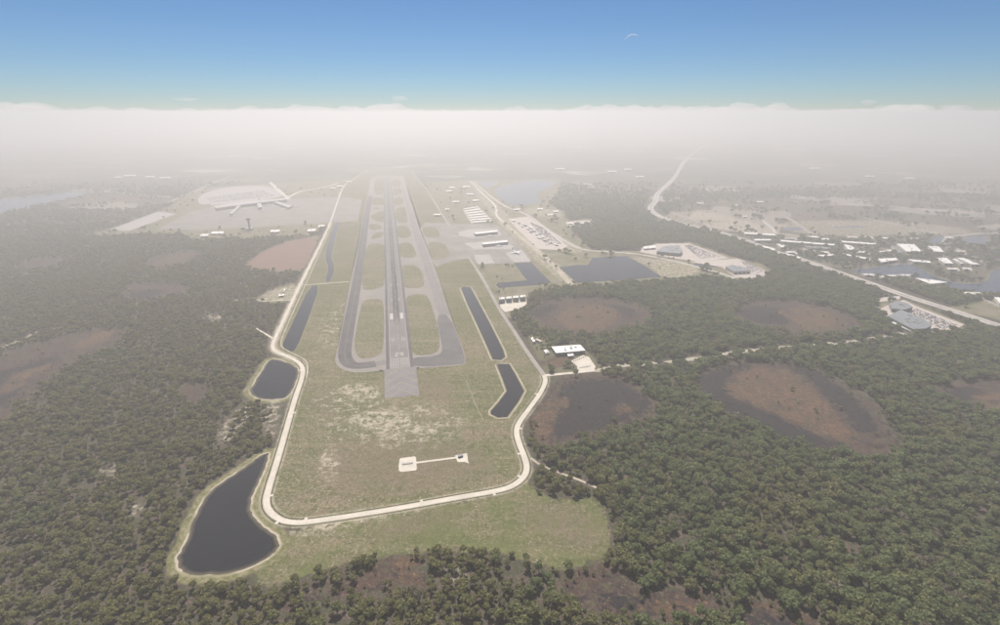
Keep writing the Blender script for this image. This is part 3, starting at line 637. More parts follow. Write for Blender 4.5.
# ------------------------------------------------------------------ localizer pads and other airfield furniture
sheet('concrete_pad', PX([(399.6, 459.2), (401, 458.2), (414.5, 456.4), (416, 457.5), (416.8, 469.3), (415.6, 470.4), (401.5, 472), (399, 471), (398.6, 466)]), .10, M['road_sand'])
sheet('concrete_pad', PX([(455, 455.5), (467, 453), (468.5, 463.5), (465, 462), (457.5, 462)]), .10, M['road_sand'])
road('pad_path', [(416, 462.7), (435, 460.3), (456, 457.6)], 4.5, M['road_sand'], .085, sm=1)
def localizer():
    a, b_ = Vector(G(402, 464.6)), Vector(G(413, 463.2)); d = b_ - a; L = d.length
    t = empty('localizer_antenna', (*((a + b_) / 2), .1), math.atan2(d.y, d.x))
    tag(t, 'dark row of antennas on the larger concrete pad past the runway end', 'antenna')
    MB().box(-L / 2, L / 2, -.9, .9, 0, .7).build('base_frame', M['metal_grey'], t)
    me = MB().box(-.12, .12, -1.4, 1.4, 1.9, 2.1).box(-.08, .08, -.08, .08, .7, 1.95).box(-.5, .5, -.1, .1, 2.1, 2.3).mesh()
    for k in range(14):
        o = link('antenna_element', me, M['door_dark'], t); o.location = (-L / 2 + L * (k + .5) / 14, 0, 0)
localizer()
def hut():
    t = empty('equipment_hut', (*G(460.5, 456.8), .1), .5); tag(t, 'small dark equipment hut on the smaller concrete pad', 'hut')
    MB().box(-4, 4, -2, 2, 0, 2.8).build('wall', M['wall_dark'], t); MB().box(-4.3, 4.3, -2.3, 2.3, 2.8, 3.05).build('roof', M['roof_grey'], t)
    MB().box(-.6, .6, -2.06, -2.0, 0, 2.1).build('door', M['door_dark'], t)
hut()
def board(px, lab):
    t = empty('airfield_sign', (*G(*px), .1), RW_ANG - math.pi / 2); tag(t, lab, 'sign')
    MB().box(-2.6, 2.6, -.2, .2, .4, 2.2).build('sign_panel', M['paint_white'], t)
    for s in (-1, 1): MB().box(s * 2 - .1, s * 2 + .1, -.1, .1, 0, .4).build('post', M['metal_grey'], t)
board((381, 370.8), 'small white board left of the runway threshold on the pavement edge'); board((418, 367.8), 'small white board right of the runway threshold on the pavement edge')

# ------------------------------------------------------------------ buildings
FOOT = []
def building(name, label, cat, roof_px, h, roof='roof_white', wall='wall_pale', group=None, units=3, doors=2, seed=0, windows=0):
    r = random.Random(seed); P = [Vector(p) for p in PX(roof_px, h)]
    FOOT.append([(p.x, p.y) for p in P])
    c = sum(P, Vector((0, 0))) / len(P); Q = [(p.x - c.x, p.y - c.y) for p in P]
    t = empty(name, (c.x, c.y, .05)); tag(t, label, cat, group)
    n = len(Q)
    MB().prism([(x * .985, y * .985) for x, y in Q], 0, h - .5).build('wall', M[wall], t)
    mb = MB().prism(Q, h - .5, h); ro = mb.build('roof', M[roof], t)
    for k in range(units):
        i = r.randrange(n); a, b_ = r.uniform(.15, .6), r.uniform(0, 1)
        x = (Q[i][0] * (1 - b_) + Q[(i + 1) % n][0] * b_) * a; y = (Q[i][1] * (1 - b_) + Q[(i + 1) % n][1] * b_) * a
        s = r.uniform(1.2, 2.6); MB().box(x - s, x + s, y - s * .7, y + s * .7, h, h + r.uniform(1.0, 2.0)).build('roof_unit', M['metal_grey'], ro)
    # the wall towards the runway end carries the doors and windows
    i = min(range(n), key=lambda k: Q[k][1] + Q[(k + 1) % n][1]); a, b_ = Vector(Q[i]) * .985, Vector(Q[(i + 1) % n]) * .985
    d = (b_ - a); L = d.length; d = d / max(L, 1e-6); nn = Vector((d.y, -d.x)); nn = nn if nn.y < 0 else -nn
    def panel(nm, f0, f1, z0, z1, mat):
        p, q = a + d * L * f0 + nn * .04, a + d * L * f1 + nn * .04; p2, q2 = p + nn * .12, q + nn * .12
        MB().prism([p2, q2, q, p], z0, z1).build(nm, M[mat], t)
    for k in range(doors): f = (k + .5) / doors; panel('door', f - .22 / doors, f + .22 / doors, 0, min(h * .6, 5), 'door_dark')
    for k in range(windows): f = (k + .5) / windows; panel('window', f - .3 / windows, f + .3 / windows, h * .68, h * .85, 'glass_dark')
    return t
for k, (x, y) in enumerate(((502, 298.3), (509, 297.5), (515.8, 296.8), (522.8, 296.2))):
    building('hangar', ['hangar with white roof nearest the perimeter road, first of four in a row', 'second hangar from the perimeter road in the row of four white roofs', 'third hangar from the perimeter road in the row of four white roofs', 'hangar with white roof farthest from the perimeter road, last of four'][k], 'hangar',
             [(x - 2.9, y + 1.0), (x + 2.4, y + .7), (x + 2.7, y - 1.2), (x - 2.5, y - .9)], 13, 'roof_white', 'wall_dark', 'four hangars in a row', 1, 1, k)
building('airport_office', 'long white flat-roofed building beside the pale car park at the road bend', 'building', [(551.5, 346.6), (580.3, 344.6), (585.5, 350.4), (556, 353)], 9, 'roof_white', 'wall_dark', None, 7, 4, 5, 6)
building('annex', 'small white annex in front of the long white building', 'building', [(567, 353.4), (573, 352.8), (574, 355.4), (568, 356.2)], 5, 'roof_white', 'wall_dark', None, 1, 1, 6)
building('shed', 'small white shed among trees left of the long white building', 'building', [(543.5, 350.2), (547, 349.4), (549.5, 352.4), (546, 353.2)], 5, 'roof_white', 'wall_pale', None, 1, 1, 7)
building('house', 'white roofed house by the looped drive on the perimeter road', 'building', [(530.5, 338), (533, 337), (535.5, 341), (533.4, 342)], 6, 'roof_white', 'wall_pale', None, 1, 1, 8)
building('house', 'tan roofed house by the looped drive on the perimeter road', 'building', [(535.2, 339.2), (537, 338.4), (542, 340.6), (540.5, 341.8)], 6, 'roof_tan', 'wall_pale', None, 0, 1, 9)
building('shed', 'white shed on the sandy clearing left of the perimeter road', 'building', [(278.5, 294.6), (284, 293.6), (284.3, 295.2), (278.8, 296)], 5, 'roof_white', 'wall_pale', None, 1, 1, 10)
building('shed', 'upright white narrow shed on the sandy clearing left of the perimeter road', 'building', [(282.6, 291.2), (284.6, 288.8), (285.6, 289.2), (283.8, 292)], 5, 'roof_white', 'wall_pale', None, 1, 1, 11)
building('warehouse_store', 'large grey roofed store on the pale lot above the square lake', 'building', [(656.5, 251.2), (664, 246), (679, 245), (682.5, 250.5), (680, 253.6)], 12, 'roof_grey', 'wall_dark', None, 9, 5, 12)
building('shop', 'small pale shop at the left end of the lot above the square lake', 'building', [(643, 246.6), (655, 245.4), (656, 247.6), (644, 248.6)], 7, 'roof_white', 'wall_pale', None, 2, 2, 13)
building('warehouse_store', 'grey roofed hall at the lower edge of the pale lot beside the small pond', 'building', [(725.5, 266.6), (732, 264.6), (745, 267), (751, 270.4), (734, 271.4)], 11, 'roof_grey', 'wall_pale', None, 6, 4, 14)
building('warehouse_store', 'smaller grey roof at the upper end of the highway-side car park', 'building', [(889.5, 303), (897, 301), (906, 302.6), (913, 307), (905, 309.6), (892, 308.4)], 11, 'roof_grey', 'wall_dark', None, 5, 3, 15)
building('warehouse_store', 'big grey roofed superstore along the forest side of the highway car park', 'building', [(887.5, 316), (901, 309.6), (922, 318), (932, 325), (926, 328.4), (913, 329.2)], 12, 'roof_grey', 'wall_dark', None, 12, 5, 16)
building('garage', 'narrow white building between the big grey superstore and the forest', 'building', [(891.5, 322.4), (893.5, 321.6), (914, 330.6), (911.5, 331.4)], 5, 'roof_white', 'wall_pale', None, 2, 2, 17)
ROOFS = [
 ([(896.7, 243.6), (914.2, 244.2), (922.7, 252), (906.4, 251.4)], 'largest white roof of the industrial park, square ended'),
 ([(927.9, 246), (938.9, 246.4), (944, 252), (935, 251.4)], 'white roofed warehouse to the right of the largest one'),
 ([(935.7, 257.8), (946.7, 257.8), (953.9, 263.6), (944.8, 263)], 'white slanting warehouse just above the long blue water'),
 ([(956.5, 257.8), (963.6, 257.8), (979.9, 264.2), (971.4, 264.2)], 'rightmost long slanting white warehouse'),
 ([(952.6, 258.6), (955, 258.4), (964, 263.2), (961, 263.4)], 'narrow pale shed between the two slanting white warehouses'),
 ([(877.8, 258.6), (896, 257.8), (898, 259.8), (881.7, 262.2)], 'wedge-shaped white roof beside the highway end of the blue water'),
 ([(907.7, 258.9), (930.5, 261.1), (930.5, 262.8), (913, 261.4)], 'thin long white roof on the bank of the blue water'),
 ([(914.9, 277.8), (932, 279.6), (948, 282.2), (930, 283.8)], 'white roofed hall standing alone below the blue water'),
 ([(744, 232.3), (775, 234), (775, 235.4), (745, 233.7)], 'long thin white roof nearest the brown fields'),
 ([(753.7, 239), (771, 239), (771, 240.4), (755, 240.4)], 'short white roof at the left end of the industrial park'),
 ([(779.7, 239.8), (835, 244), (834, 245.4), (781.6, 241.3)], 'longest thin white roof of the industrial park'),
 ([(803, 245.6), (830, 247.2), (827, 248.8), (806, 247)], 'dull long roof just below the longest white one'),
 ([(817, 254.9), (833, 254.2), (833.6, 255.4), (822, 256.4)], 'short white roof by itself amid the roadside trees'),
 ([(842.7, 253.2), (870, 258.2), (870, 260.2), (844, 254.7)], 'slanting thin white roof at the left end of the blue water'),
 ([(762, 245.2), (775, 248.6), (774.5, 250.4), (763.4, 247.2)], 'slanting white roof close to the dark wood'),
 ([(785.5, 253), (801, 257.2), (799, 258.4), (784.6, 254.4)], 'low slanting white roof right beside the highway'),
 ([(841, 240.7), (876, 243.2), (876, 244.6), (843, 242.2)], 'thin white roof left of the largest one'),
 ([(844, 244.2), (850, 245.4), (854.4, 247.6), (853, 249.9), (848, 249.2)], 'curved white roof in the middle of the industrial park'),
 ([(891, 246), (894, 245.8), (903, 252.4), (900, 252.6)], 'dull narrow roof alongside the largest white one'),
 ([(776, 243.4), (784, 245), (787, 247.6), (781, 247)], 'small white roof amid trees near the dark wood'),
 ([(964, 292), (980, 292.4), (981, 294.4), (966, 294.2)], 'pale low roof beside the right-hand brown field'),
 ([(994, 297), (1012, 298), (1016, 303), (1000, 303)], 'pale roof at the right edge of the picture'),
]
for k, (q, lab) in enumerate(ROOFS):
    building('warehouse', lab, 'warehouse', q, 9, 'roof_grey' if 'dull' in lab else 'roof_white', 'wall_pale', 'industrial park roofs', 3, 2, 30 + k)
od7 = ['first', 'second', 'third', 'fourth', 'fifth', 'sixth', 'seventh', 'eighth']
for row, (y0, xs) in enumerate(((237.6, (790, 812, 826, 852, 868, 886, 916, 948)), (250.6, (790, 808, 824, 862, 884, 892, 918, 960)), (268.6, (952, 966, 1004, 868, 892, 905, 884, 898)))):
    for k, x in enumerate(xs):
        rq = random.Random(row * 20 + k); y = y0 + rq.uniform(-1.2, 1.6) + (7 if row == 2 and x < 930 else 0); w = rq.uniform(2.2, 4.6)
        sheet('parking_lot', PX([(x - w - 2, y - 1.1), (x + w + 2, y - .9), (x + w + 4, y + 2.2), (x - w + 1, y + 2.0)]), .07 + .002 * (k % 3), M['lot_pale'])
        building('small_warehouse', 'small pale roof, %s from the left in the %s belt of the industrial park' % (od7[sorted(xs).index(x)], ['upper', 'middle', 'waterside'][row]), 'warehouse', [(x - w, y - .7), (x + w, y - .4), (x + w + 1.4, y + .7), (x - w + 1.0, y + .4)], 7, rq.choice(['roof_white', 'roof_white', 'roof_tan', 'roof_grey']), 'wall_pale', 'small industrial park roofs', 1, 1, 400 + row * 10 + k)
# east side of the airport
for k in range(7):
    f = k / 6.0
    def lp(a, b): return (a[0] + (b[0] - a[0]) * f, a[1] + (b[1] - a[1]) * f)
    A_, B_ = lp((463.5, 209.2), (472.5, 222.2)), lp((478, 206.8), (493, 221)); w = .55
    building('parking_canopy', 'white canopy in the ribbed lot beside the far taxiway, %s row from the far end' % ['first', 'second', 'third', 'fourth', 'fifth', 'sixth', 'seventh'][k], 'canopy',
             [(A_[0], A_[1] - w), (B_[0], B_[1] - w), (B_[0] + .5, B_[1] + w * .3), (A_[0] + .5, A_[1] + w * .3)], 4, 'roof_white', 'wall_dark', 'white canopies in the ribbed lot', 0, 0, 60 + k)
building('cargo_terminal', 'long low hall on the upper pale apron east of the taxiway', 'building', [(474, 232.6), (497, 230.2), (498, 231.6), (476, 234)], 12, 'roof_white', 'wall_dark', None, 4, 6, 70)
building('cargo_terminal', 'long low hall on the lower pale apron east of the taxiway', 'building', [(482, 243), (507, 240.2), (508.5, 241.6), (483, 244.4)], 12, 'roof_white', 'wall_dark', None, 4, 6, 71)
r_ = random.Random(5)
spots = [(517, 209.3), (449, 191), (456, 201.5), (470, 194), (476, 200.2), (466, 186.7), (447, 209), (452, 187.5), (437, 214.5)]
for k, (x, y) in enumerate(spots):
    w = r_.uniform(2, 3.6)
    building('airport_shed', ['white shed between the access road and the far lake shore', 'white shed beside the far perimeter road bend', 'white shed in the brown yard above the ribbed lot', 'white shed midway along the brown yard', 'white shed closest to the ribbed lot', 'pale shed at the head of the twin roads', 'white shed on the turf beside the perimeter road', 'white shed by the small far blue pond', 'pale low shed touching the perimeter road'][k], 'shed',
             [(x - w, y - .5), (x + w, y - .8), (x + w, y + .3), (x - w, y + .5)], 8, 'roof_white', 'wall_pale', 'sheds east of the runway', 1, 1, 80 + k)
for k in range(16):   # rows of small buildings in the yard between the roads
    f, g = (k % 4) / 3.0, (k // 4) / 3.0
    x = 513 + 26 * g + 17 * f; y = 220 + 17 * g + 7 * f; w = r_.uniform(1.2, 2.4)
    rf = r_.choice(['roof_white', 'roof_white', 'roof_tan', 'roof_grey']); od = ['first', 'second', 'third', 'fourth']
    building('yard_building', 'small %s roof in the crowded yard, %s in the %s row from the far end' % (rf[5:], od[k % 4], od[k // 4]), 'building', [(x - w, y - .6), (x + w, y + .2), (x + w + .8, y + 1.1), (x - w + .8, y + .4)], 6, rf, 'wall_pale', 'small roofs in the crowded yard', 1, 1, 100 + k)
for k, (x, y) in enumerate(((570, 223), (577, 222.4), (585, 223.2), (550, 214.5), (556, 211), (540, 208.6))):
    building('yard_building', ['white roof on the left of the cleared lot in the woods', 'white roof in the middle of the cleared lot in the woods', 'white roof on the right of the cleared lot in the woods', 'pale roof in the brown yard below the far lake', 'pale roof beside the wood edge below the far lake', 'pale roof right on the far lake shore'][k], 'building',
             [(x - 2.6, y - .5), (x + 2.6, y - .7), (x + 3, y + .5), (x - 2.2, y + .7)], 6, 'roof_white', 'wall_pale', None, 1, 1, 130 + k)
# west side: terminal, tower
building('airport_terminal', 'long pale terminal hall along the far edge of the left apron', 'terminal', [(214, 206), (240, 202.4), (286, 198), (287, 199.4), (242, 204.6), (216, 208)], 16, 'roof_pale', 'wall_pale', None, 6, 6, 150)
building('concourse', 'concourse reaching from the terminal towards the tower, leftmost of three', 'concourse', [(237, 206), (241, 205), (233, 213.4), (229, 213.8)], 13, 'roof_pale', 'wall_pale', 'terminal concourses', 2, 2, 151)
building('concourse', 'middle concourse reaching out from the terminal', 'concourse', [(257, 203.6), (261, 203), (262, 207), (258, 207.6)], 13, 'roof_pale', 'wall_pale', 'terminal concourses', 2, 2, 152)
building('concourse', 'concourse bending right from the terminal end, rightmost of three', 'concourse', [(274, 202), (278, 201.4), (292, 206), (288, 207.4)], 13, 'roof_pale', 'wall_pale', 'terminal concourses', 2, 2, 153)
for k, (x, y, w, lab) in enumerate(((275.5, 230.8, 4.5, 'bright white shed at the lower edge of the left apron'), (312, 230, 4, 'pale shed beside the perimeter road on the left apron edge'), (218, 232.5, 6, 'pale low hall below the left apron by the wood'), (205, 235, 4, 'pale shed at the corner of the dark wood below the left apron'), (322, 226, 3, 'small pale shed in the corner of left apron and perimeter road'))):
    building('apron_shed', lab, 'shed', [(x - w, y - .9), (x + w, y - 1.3), (x + w - 1, y + .9), (x - w - 1, y + 1.2)], 7, 'roof_white', 'wall_pale', None, 2, 2, 160 + k)
FAR_LAB = ['long hazy white hall, widest of the far group beyond the left lake', 'hazy white hall right of the widest one beyond the left lake', 'hazy white hall left of the widest one beyond the left lake', 'rightmost hazy white hall of the group beyond the left lake', 'pale hall beside the far perimeter road, middle of three', 'small pale hall at the far corner of the perimeter road', 'pale hall on the apron side of the far perimeter road',
  'hazy white hall beside the far stretch of the highway', 'hazy hall high up left of the far highway', 'hazy hall between the far lake and the far highway', 'hazy hall straight above the far lake', 'pale hall just right of the highway bend', 'pale hall above the brown fields right of the highway', 'hazy hall farther right above the brown fields', 'small pale hall on the brown fields', 'hazy hall near the right horizon, left of two', 'hazy hall near the right horizon, right of two', 'faint hall right of the far highway near the horizon']
for k, (x, y, w) in enumerate(((130, 175.5, 10), (150, 176.5, 8), (118, 177, 6), (165, 177.5, 9), (340, 186, 5), (349, 181.5, 3.5), (333, 188, 4), (640, 176.5, 7), (628, 169, 6), (612, 171, 8), (560, 168.5, 8), (700, 203, 6), (735, 205, 5), (760, 201.5, 5), (745, 216, 3), (870, 176, 8), (910, 178, 8), (815, 168, 9))):
    w *= .6
    building('far_hall', FAR_LAB[k], 'building', [(x - w, y - .4), (x + w, y - .5), (x + w, y + .4), (x - w, y + .5)], 8, 'roof_white', 'wall_pale', 'distant halls in the haze', 1, 1, 180 + k)
def tower():
    x, y = G(250, 230); t = empty('control_tower', (x, y, .05)); tag(t, 'dark slender control tower rising from the lower edge of the left apron', 'tower')
    MB().lathe([(5.5, 0), (4.6, 20), (4.6, 48), (7, 50)], 12).build('shaft', M['wall_dark'], t)
    c = MB().lathe([(9.5, 50), (10.5, 52), (11, 53.5)], 12).build('cab', M['wall_dark'], t); MB().lathe([(10.2, 53.5), (11.4, 58)], 12).build('cab_glazing', M['glass_dark'], c)
    MB().lathe([(12.2, 58), (12.2, 59.2), (6, 61), (.4, 61.4), (.3, 68)], 12).build('cab_roof', M['roof_grey'], t)
    MB().box(-14, 14, -10, 10, 0, 9).build('base_building', M['wall_pale'], t)
tower()

# ------------------------------------------------------------------ aircraft
def airplane(px, rz, L, lab, tail='plane_tail'):
    t = empty('airplane', (*G(*px), .12), rz); tag(t, lab, 'airplane', 'airplanes parked on the aprons'); k = L / 50.0
    r = 2.6 * k; zc = 4.2 * k
    prof = [(.05, -25), (.5, -24.6), (1.5, -23.2), (2.3, -21), (2.6, -18), (2.6, 9), (2.2, 15), (1.3, 21), (.5, 25)]
    mb = MB().lathe([(a * k, b * k) for a, b in prof], 12, 'y'); mb.v = [(x, y, z + zc + max(0, (y / k - 8)) * .09 * k) for x, y, z in mb.v]; fus = mb.build('fuselage', M['plane_white'], t, True)
    for s in (-1, 1):
        MB().add([(s * 1.5 * k, -6 * k, zc - 1.2 * k), (s * 23 * k, 6 * k, zc + .9 * k), (s * 23 * k, 8.2 * k, zc + .9 * k), (s * 1.5 * k, 4 * k, zc - 1.2 * k),
                  (s * 1.5 * k, -6 * k, zc - .4 * k), (s * 23 * k, 6 * k, zc + 1.2 * k), (s * 23 * k, 8.2 * k, zc + 1.2 * k), (s * 1.5 * k, 4 * k, zc - .4 * k)],
                 [(0, 1, 2, 3), (4, 7, 6, 5), (0, 4, 5, 1), (3, 2, 6, 7), (1, 5, 6, 2)]).build('wing', M['plane_white'], t)
        MB().add([(s * .6 * k, 19 * k, zc + 1.4 * k), (s * 8 * k, 23.5 * k, zc + 2 * k), (s * 8 * k, 25 * k, zc + 2 * k), (s * .6 * k, 23.6 * k, zc + 1.4 * k),
                  (s * .6 * k, 19 * k, zc + 1.8 * k), (s * 8 * k, 23.5 * k, zc + 2.2 * k), (s * 8 * k, 25 * k, zc + 2.2 * k), (s * .6 * k, 23.6 * k, zc + 1.8 * k)],
                 [(0, 1, 2, 3), (4, 7, 6, 5), (0, 4, 5, 1), (3, 2, 6, 7), (1, 5, 6, 2)]).build('tailplane', M['plane_white'], t)
        mb = MB().lathe([(1.1 * k, -3 * k), (1.3 * k, -1.5 * k), (1.2 * k, 1 * k), (.7 * k, 2.6 * k)], 10, 'y'); mb.v = [(x + s * 8 * k, y - 4 * k, z + zc - 2.2 * k) for x, y, z in mb.v]; mb.build('engine', M['metal_grey'], t, True)
    mb = MB()
    for x in (-.25 * k, .25 * k): mb.add([(x, 16 * k, zc + 2.4 * k), (x, 22.5 * k, zc + 10.5 * k), (x, 25.2 * k, zc + 10.5 * k), (x, 23.6 * k, zc + 2 * k)], [(0, 1, 2, 3) if x > 0 else (3, 2, 1, 0)])
    mb.add(mb.v[:], [(0, 4, 5, 1), (1, 5, 6, 2), (2, 6, 7, 3)]); mb.build('fin', M[tail], t)
    mb = MB()
    for x, y in ((0, -19), (-3.4, 1.5), (3.4, 1.5)): mb.box((x - .4) * k, (x + .4) * k, (y - .6) * k, (y + .6) * k, 0, zc - 1.2 * k)
    for i in range(3): MB().add(mb.v[i * 8:i * 8 + 8], [(0, 3, 2, 1), (4, 5, 6, 7), (0, 1, 5, 4), (1, 2, 6, 5), (2, 3, 7, 6), (3, 0, 4, 7)]).build('landing_gear', M['door_dark'], t)
airplane((516, 253.4), math.radians(28), 62, 'white cargo jet parked alone at the end of the pale apron')
airplane((490, 236.5), math.radians(70), 40, 'white jet parked below the upper long hall')
airplane((499, 246.4), math.radians(80), 38, 'white jet parked below the lower long hall')
for k, (x, y, a) in enumerate(((232, 216, 200), (244, 210, 160), (262, 210.5, 185), (268, 206, 150), (284, 209.5, 200), (296, 207, 120))):
    airplane((x, y), math.radians(a), 40, 'white airliner parked %s' % ['at the tip of the leftmost concourse', 'on the inner side of the leftmost concourse', 'at the tip of the middle concourse', 'between the middle and rightmost concourse', 'below the rightmost concourse', 'off the far end of the rightmost concourse'][k])

# ------------------------------------------------------------------ parked cars
def car_mesh(c):
    mb = MB().box(-2.2, 2.2, -.9, .9, .35, .95); mb.add([(-1.3, -.85, .95), (1.5, -.85, .95), (1.5, .85, .95), (-1.3, .85, .95), (-.7, -.7, 1.5), (1.0, -.7, 1.5), (1.0, .7, 1.5), (-.7, .7, 1.5)], [(4, 5, 6, 7), (0, 1, 5, 4), (1, 2, 6, 5), (2, 3, 7, 6), (3, 0, 4, 7)])
    return mb
CARC = [simple('car_%d' % i, c, .35, .5) for i, c in enumerate(((.6, .6, .6), (.04, .04, .05), (.25, .26, .28), (.3, .05, .05), (.05, .09, .2)))]
def car_body():
    return MB().box(-2.2, 2.2, -.9, .9, .35, .95).mesh()
car_b, car_c, car_w = car_body(), MB().add([(-1.3, -.85, .951), (1.5, -.85, .951), (1.5, .85, .951), (-1.3, .85, .951), (-.7, -.7, 1.5), (1.0, -.7, 1.5), (1.0, .7, 1.5), (-.7, .7, 1.5)], [(4, 5, 6, 7), (0, 1, 5, 4), (1, 2, 6, 5), (2, 3, 7, 6), (3, 0, 4, 7)]).mesh(), MB().lathe([(.34, -.1), (.34, .1)], 8, 'y').mesh()
car_w.materials.append(M['door_dark']); car_c.materials.append(M['glass_dark'])
for k in range(13):
    f = (k % 7) / 6.0; row = k // 7
    a, b_ = ((574, 361.2), (585.5, 356.4)) if row == 0 else ((580, 368), (592, 366))
    x, y = G(a[0] + (b_[0] - a[0]) * f, a[1] + (b_[1] - a[1]) * f)
    t = empty('parked_car', (x, y, .1), math.radians(70 + r_.uniform(-4, 4)))
    tag(t, '%s car from the left in the %s' % (['first', 'second', 'third', 'fourth', 'fifth', 'sixth', 'seventh'][k % 7], 'row next to the long white building' if row == 0 else 'outer row of the pale car park'), 'car', 'cars by the long white building' if row == 0 else 'cars in the outer row')
    bd = car_b.copy(); bd.materials.clear(); bd.materials.append(r_.choice(CARC)); link('body', bd, None, t); link('cabin', car_c, None, t)
    for wx in (-1.4, 1.4):
        for wy in (-.85, .85): w_ = link('wheel', car_w, None, t); w_.location = (wx, wy, .34)
def car_rows(name, quad, nr, nc, seed, fill=.75, size=1.0):
    """cars too small to tell apart: one mass per lot"""
    r = random.Random(seed); mb = MB(); q = [Vector(p) for p in PX(quad)]; mats = []
    ang = math.atan2((q[1] - q[0]).y, (q[1] - q[0]).x) + math.pi / 2; ca, sa = math.cos(ang), math.sin(ang); unit = car_mesh(0)
    for i in range(nr):
        for j in range(nc):
            if r.random() > fill: continue
            f, g = (j + .5) / nc, (i + .5) / nr; p = (q[0] * (1 - f) + q[1] * f) * (1 - g) + (q[3] * (1 - f) + q[2] * f) * g
            k0 = len(mb.f); mb.add([(p.x + (x * ca - y * sa) * size, p.y + (x * sa + y * ca) * size, z * size + .12) for x, y, z in unit.v], unit.f); mats += [r.choice((0, 0, 1, 2, 2, 3, 4))] * (len(mb.f) - k0)
    me = mb.mesh()
    for c in CARC: me.materials.append(c)
    me.polygons.foreach_set('material_index', mats); o = link(name, me); tag(o, 'rows of tiny parked cars filling a pale lot', 'cars', None, 'stuff'); return o
car_rows('car_park_cars', [(903, 311.5), (917, 309), (958, 325), (942, 329.5)], 22, 12, 1); car_rows('car_park_cars', [(684, 245.5), (690, 245), (722, 257), (700, 259)], 26, 14, 2)
car_rows('car_park_cars', [(740, 261), (748, 263), (766, 272), (754, 275)], 16, 10, 3); car_rows('car_park_cars', [(530, 222), (542, 227), (562, 244), (546, 246)], 24, 14, 4, .8, 1.3)
car_rows('car_park_cars', [(205, 198), (262, 190), (276, 196), (212, 203)], 26, 34, 5, .6, 1.5)

# ------------------------------------------------------------------ trees
def leaf_mat(name, a, b_, c_):
    m, nt, b = newmat(name); b.inputs['Roughness'].default_value = .7; b.inputs['Specular IOR Level'].default_value = .12
    rnd = nd(nt, 'ShaderNodeObjectInfo').outputs['Random']; sp_ = nd(nt, 'ShaderNodeSeparateXYZ'); nt.links.new(pos(nt), sp_.inputs[0]); fine = noise(nt, .5, None, 3, .7)
    big = mth(nt, 'ADD', noise(nt, .006, None, 4, .6), rng_(nt, sp_.outputs[0], -250, 350, -.12, .10))
    c = mix(nt, rng_(nt, big, .38, .62), a, b_); c = mix(nt, rng_(nt, rnd, .45, 1.0, 0, .8), c, c_); c = mix(nt, rng_(nt, rnd, .25, 0, 0, .55), c, (.085, .100, .048)); c = mix(nt, mth(nt, 'GREATER_THAN', mth(nt, 'FRACT', mth(nt, 'MULTIPLY', rnd, 37.0)), .955), c, (.20, .175, .135))
    c = mix(nt, rng_(nt, fine, .35, .75, .0, .6), c, tuple(q * 1.6 for q in a))
    nt.links.new(c, b.inputs['Base Color'])
    tl = nt.nodes.new('ShaderNodeBsdfTranslucent'); nt.links.new(c, tl.inputs[0]); mx = nt.nodes.new('ShaderNodeMixShader'); mx.inputs[0].default_value = .45
    out = [n for n in nt.nodes if n.type == 'OUTPUT_MATERIAL'][0]; nt.links.new(b.outputs[0], mx.inputs[1]); nt.links.new(tl.outputs[0], mx.inputs[2]); nt.links.new(mx.outputs[0], out.inputs[0])
    M[name] = m; return m
leaf_mat('leaf', (.205, .198, .080), (.160, .215, .098), (.215, .205, .092))
def crown_mesh(seed, R=5.4, H=9.0, lobes=9, leaves=300, base=3.4):
    r = random.Random(seed); V, F = [], []
    blobs = [(0, 0, base + (H - base) * .50, R * .70)]
    for k in range(lobes):
        a = 2 * math.pi * (k + r.random() * .7) / lobes * 2.4; d = R * r.uniform(.25, .68); blobs.append((d * math.cos(a), d * math.sin(a), base + (H - base) * r.uniform(.30, .82), R * r.uniform(.30, .46)))
    tot = sum(b[3] ** 2 for b in blobs)
    for bx, by, bz, br in blobs:
        for _ in range(int(leaves * br * br / tot)):
            n = Vector((r.gauss(0, 1), r.gauss(0, 1), abs(r.gauss(0, 1)) * 1.1 - .35)).normalized(); p = Vector((bx, by, bz)) + Vector((n.x * br, n.y * br, n.z * br * .85)) * r.uniform(.72, 1.08)
            nn = (n + Vector((r.gauss(0, .45), r.gauss(0, .45), r.gauss(0, .45)))).normalized(); t = nn.orthogonal().normalized(); t.rotate(Matrix.Rotation(r.uniform(0, 6.28), 3, nn)); u = nn.cross(t); s = r.uniform(.55, 1.15)
            k = len(V)
            for ss, tt, bend in ((-1, -.6, -.25), (1, -.7, -.1), (.9, .7, -.3), (-.8, .8, -.15)): q = p + t * s * ss + u * s * tt + nn * bend * s; V.append(tuple(q))
            F.append((k, k + 1, k + 2, k + 3))
        # closed inner mass of the bough
        bm = bmesh.new(); bmesh.ops.create_icosphere(bm, subdivisions=1, radius=br * .80)
        k = len(V)
        for v in bm.verts: s = r.uniform(.82, 1.1); V.append((bx + v.co.x * s, by + v.co.y * s, bz + v.co.z * s * .82))
        for f in bm.faces: F.append(tuple(v.index + k for v in f.verts))
        bm.free()
    return mesh(V, F, 'crown')
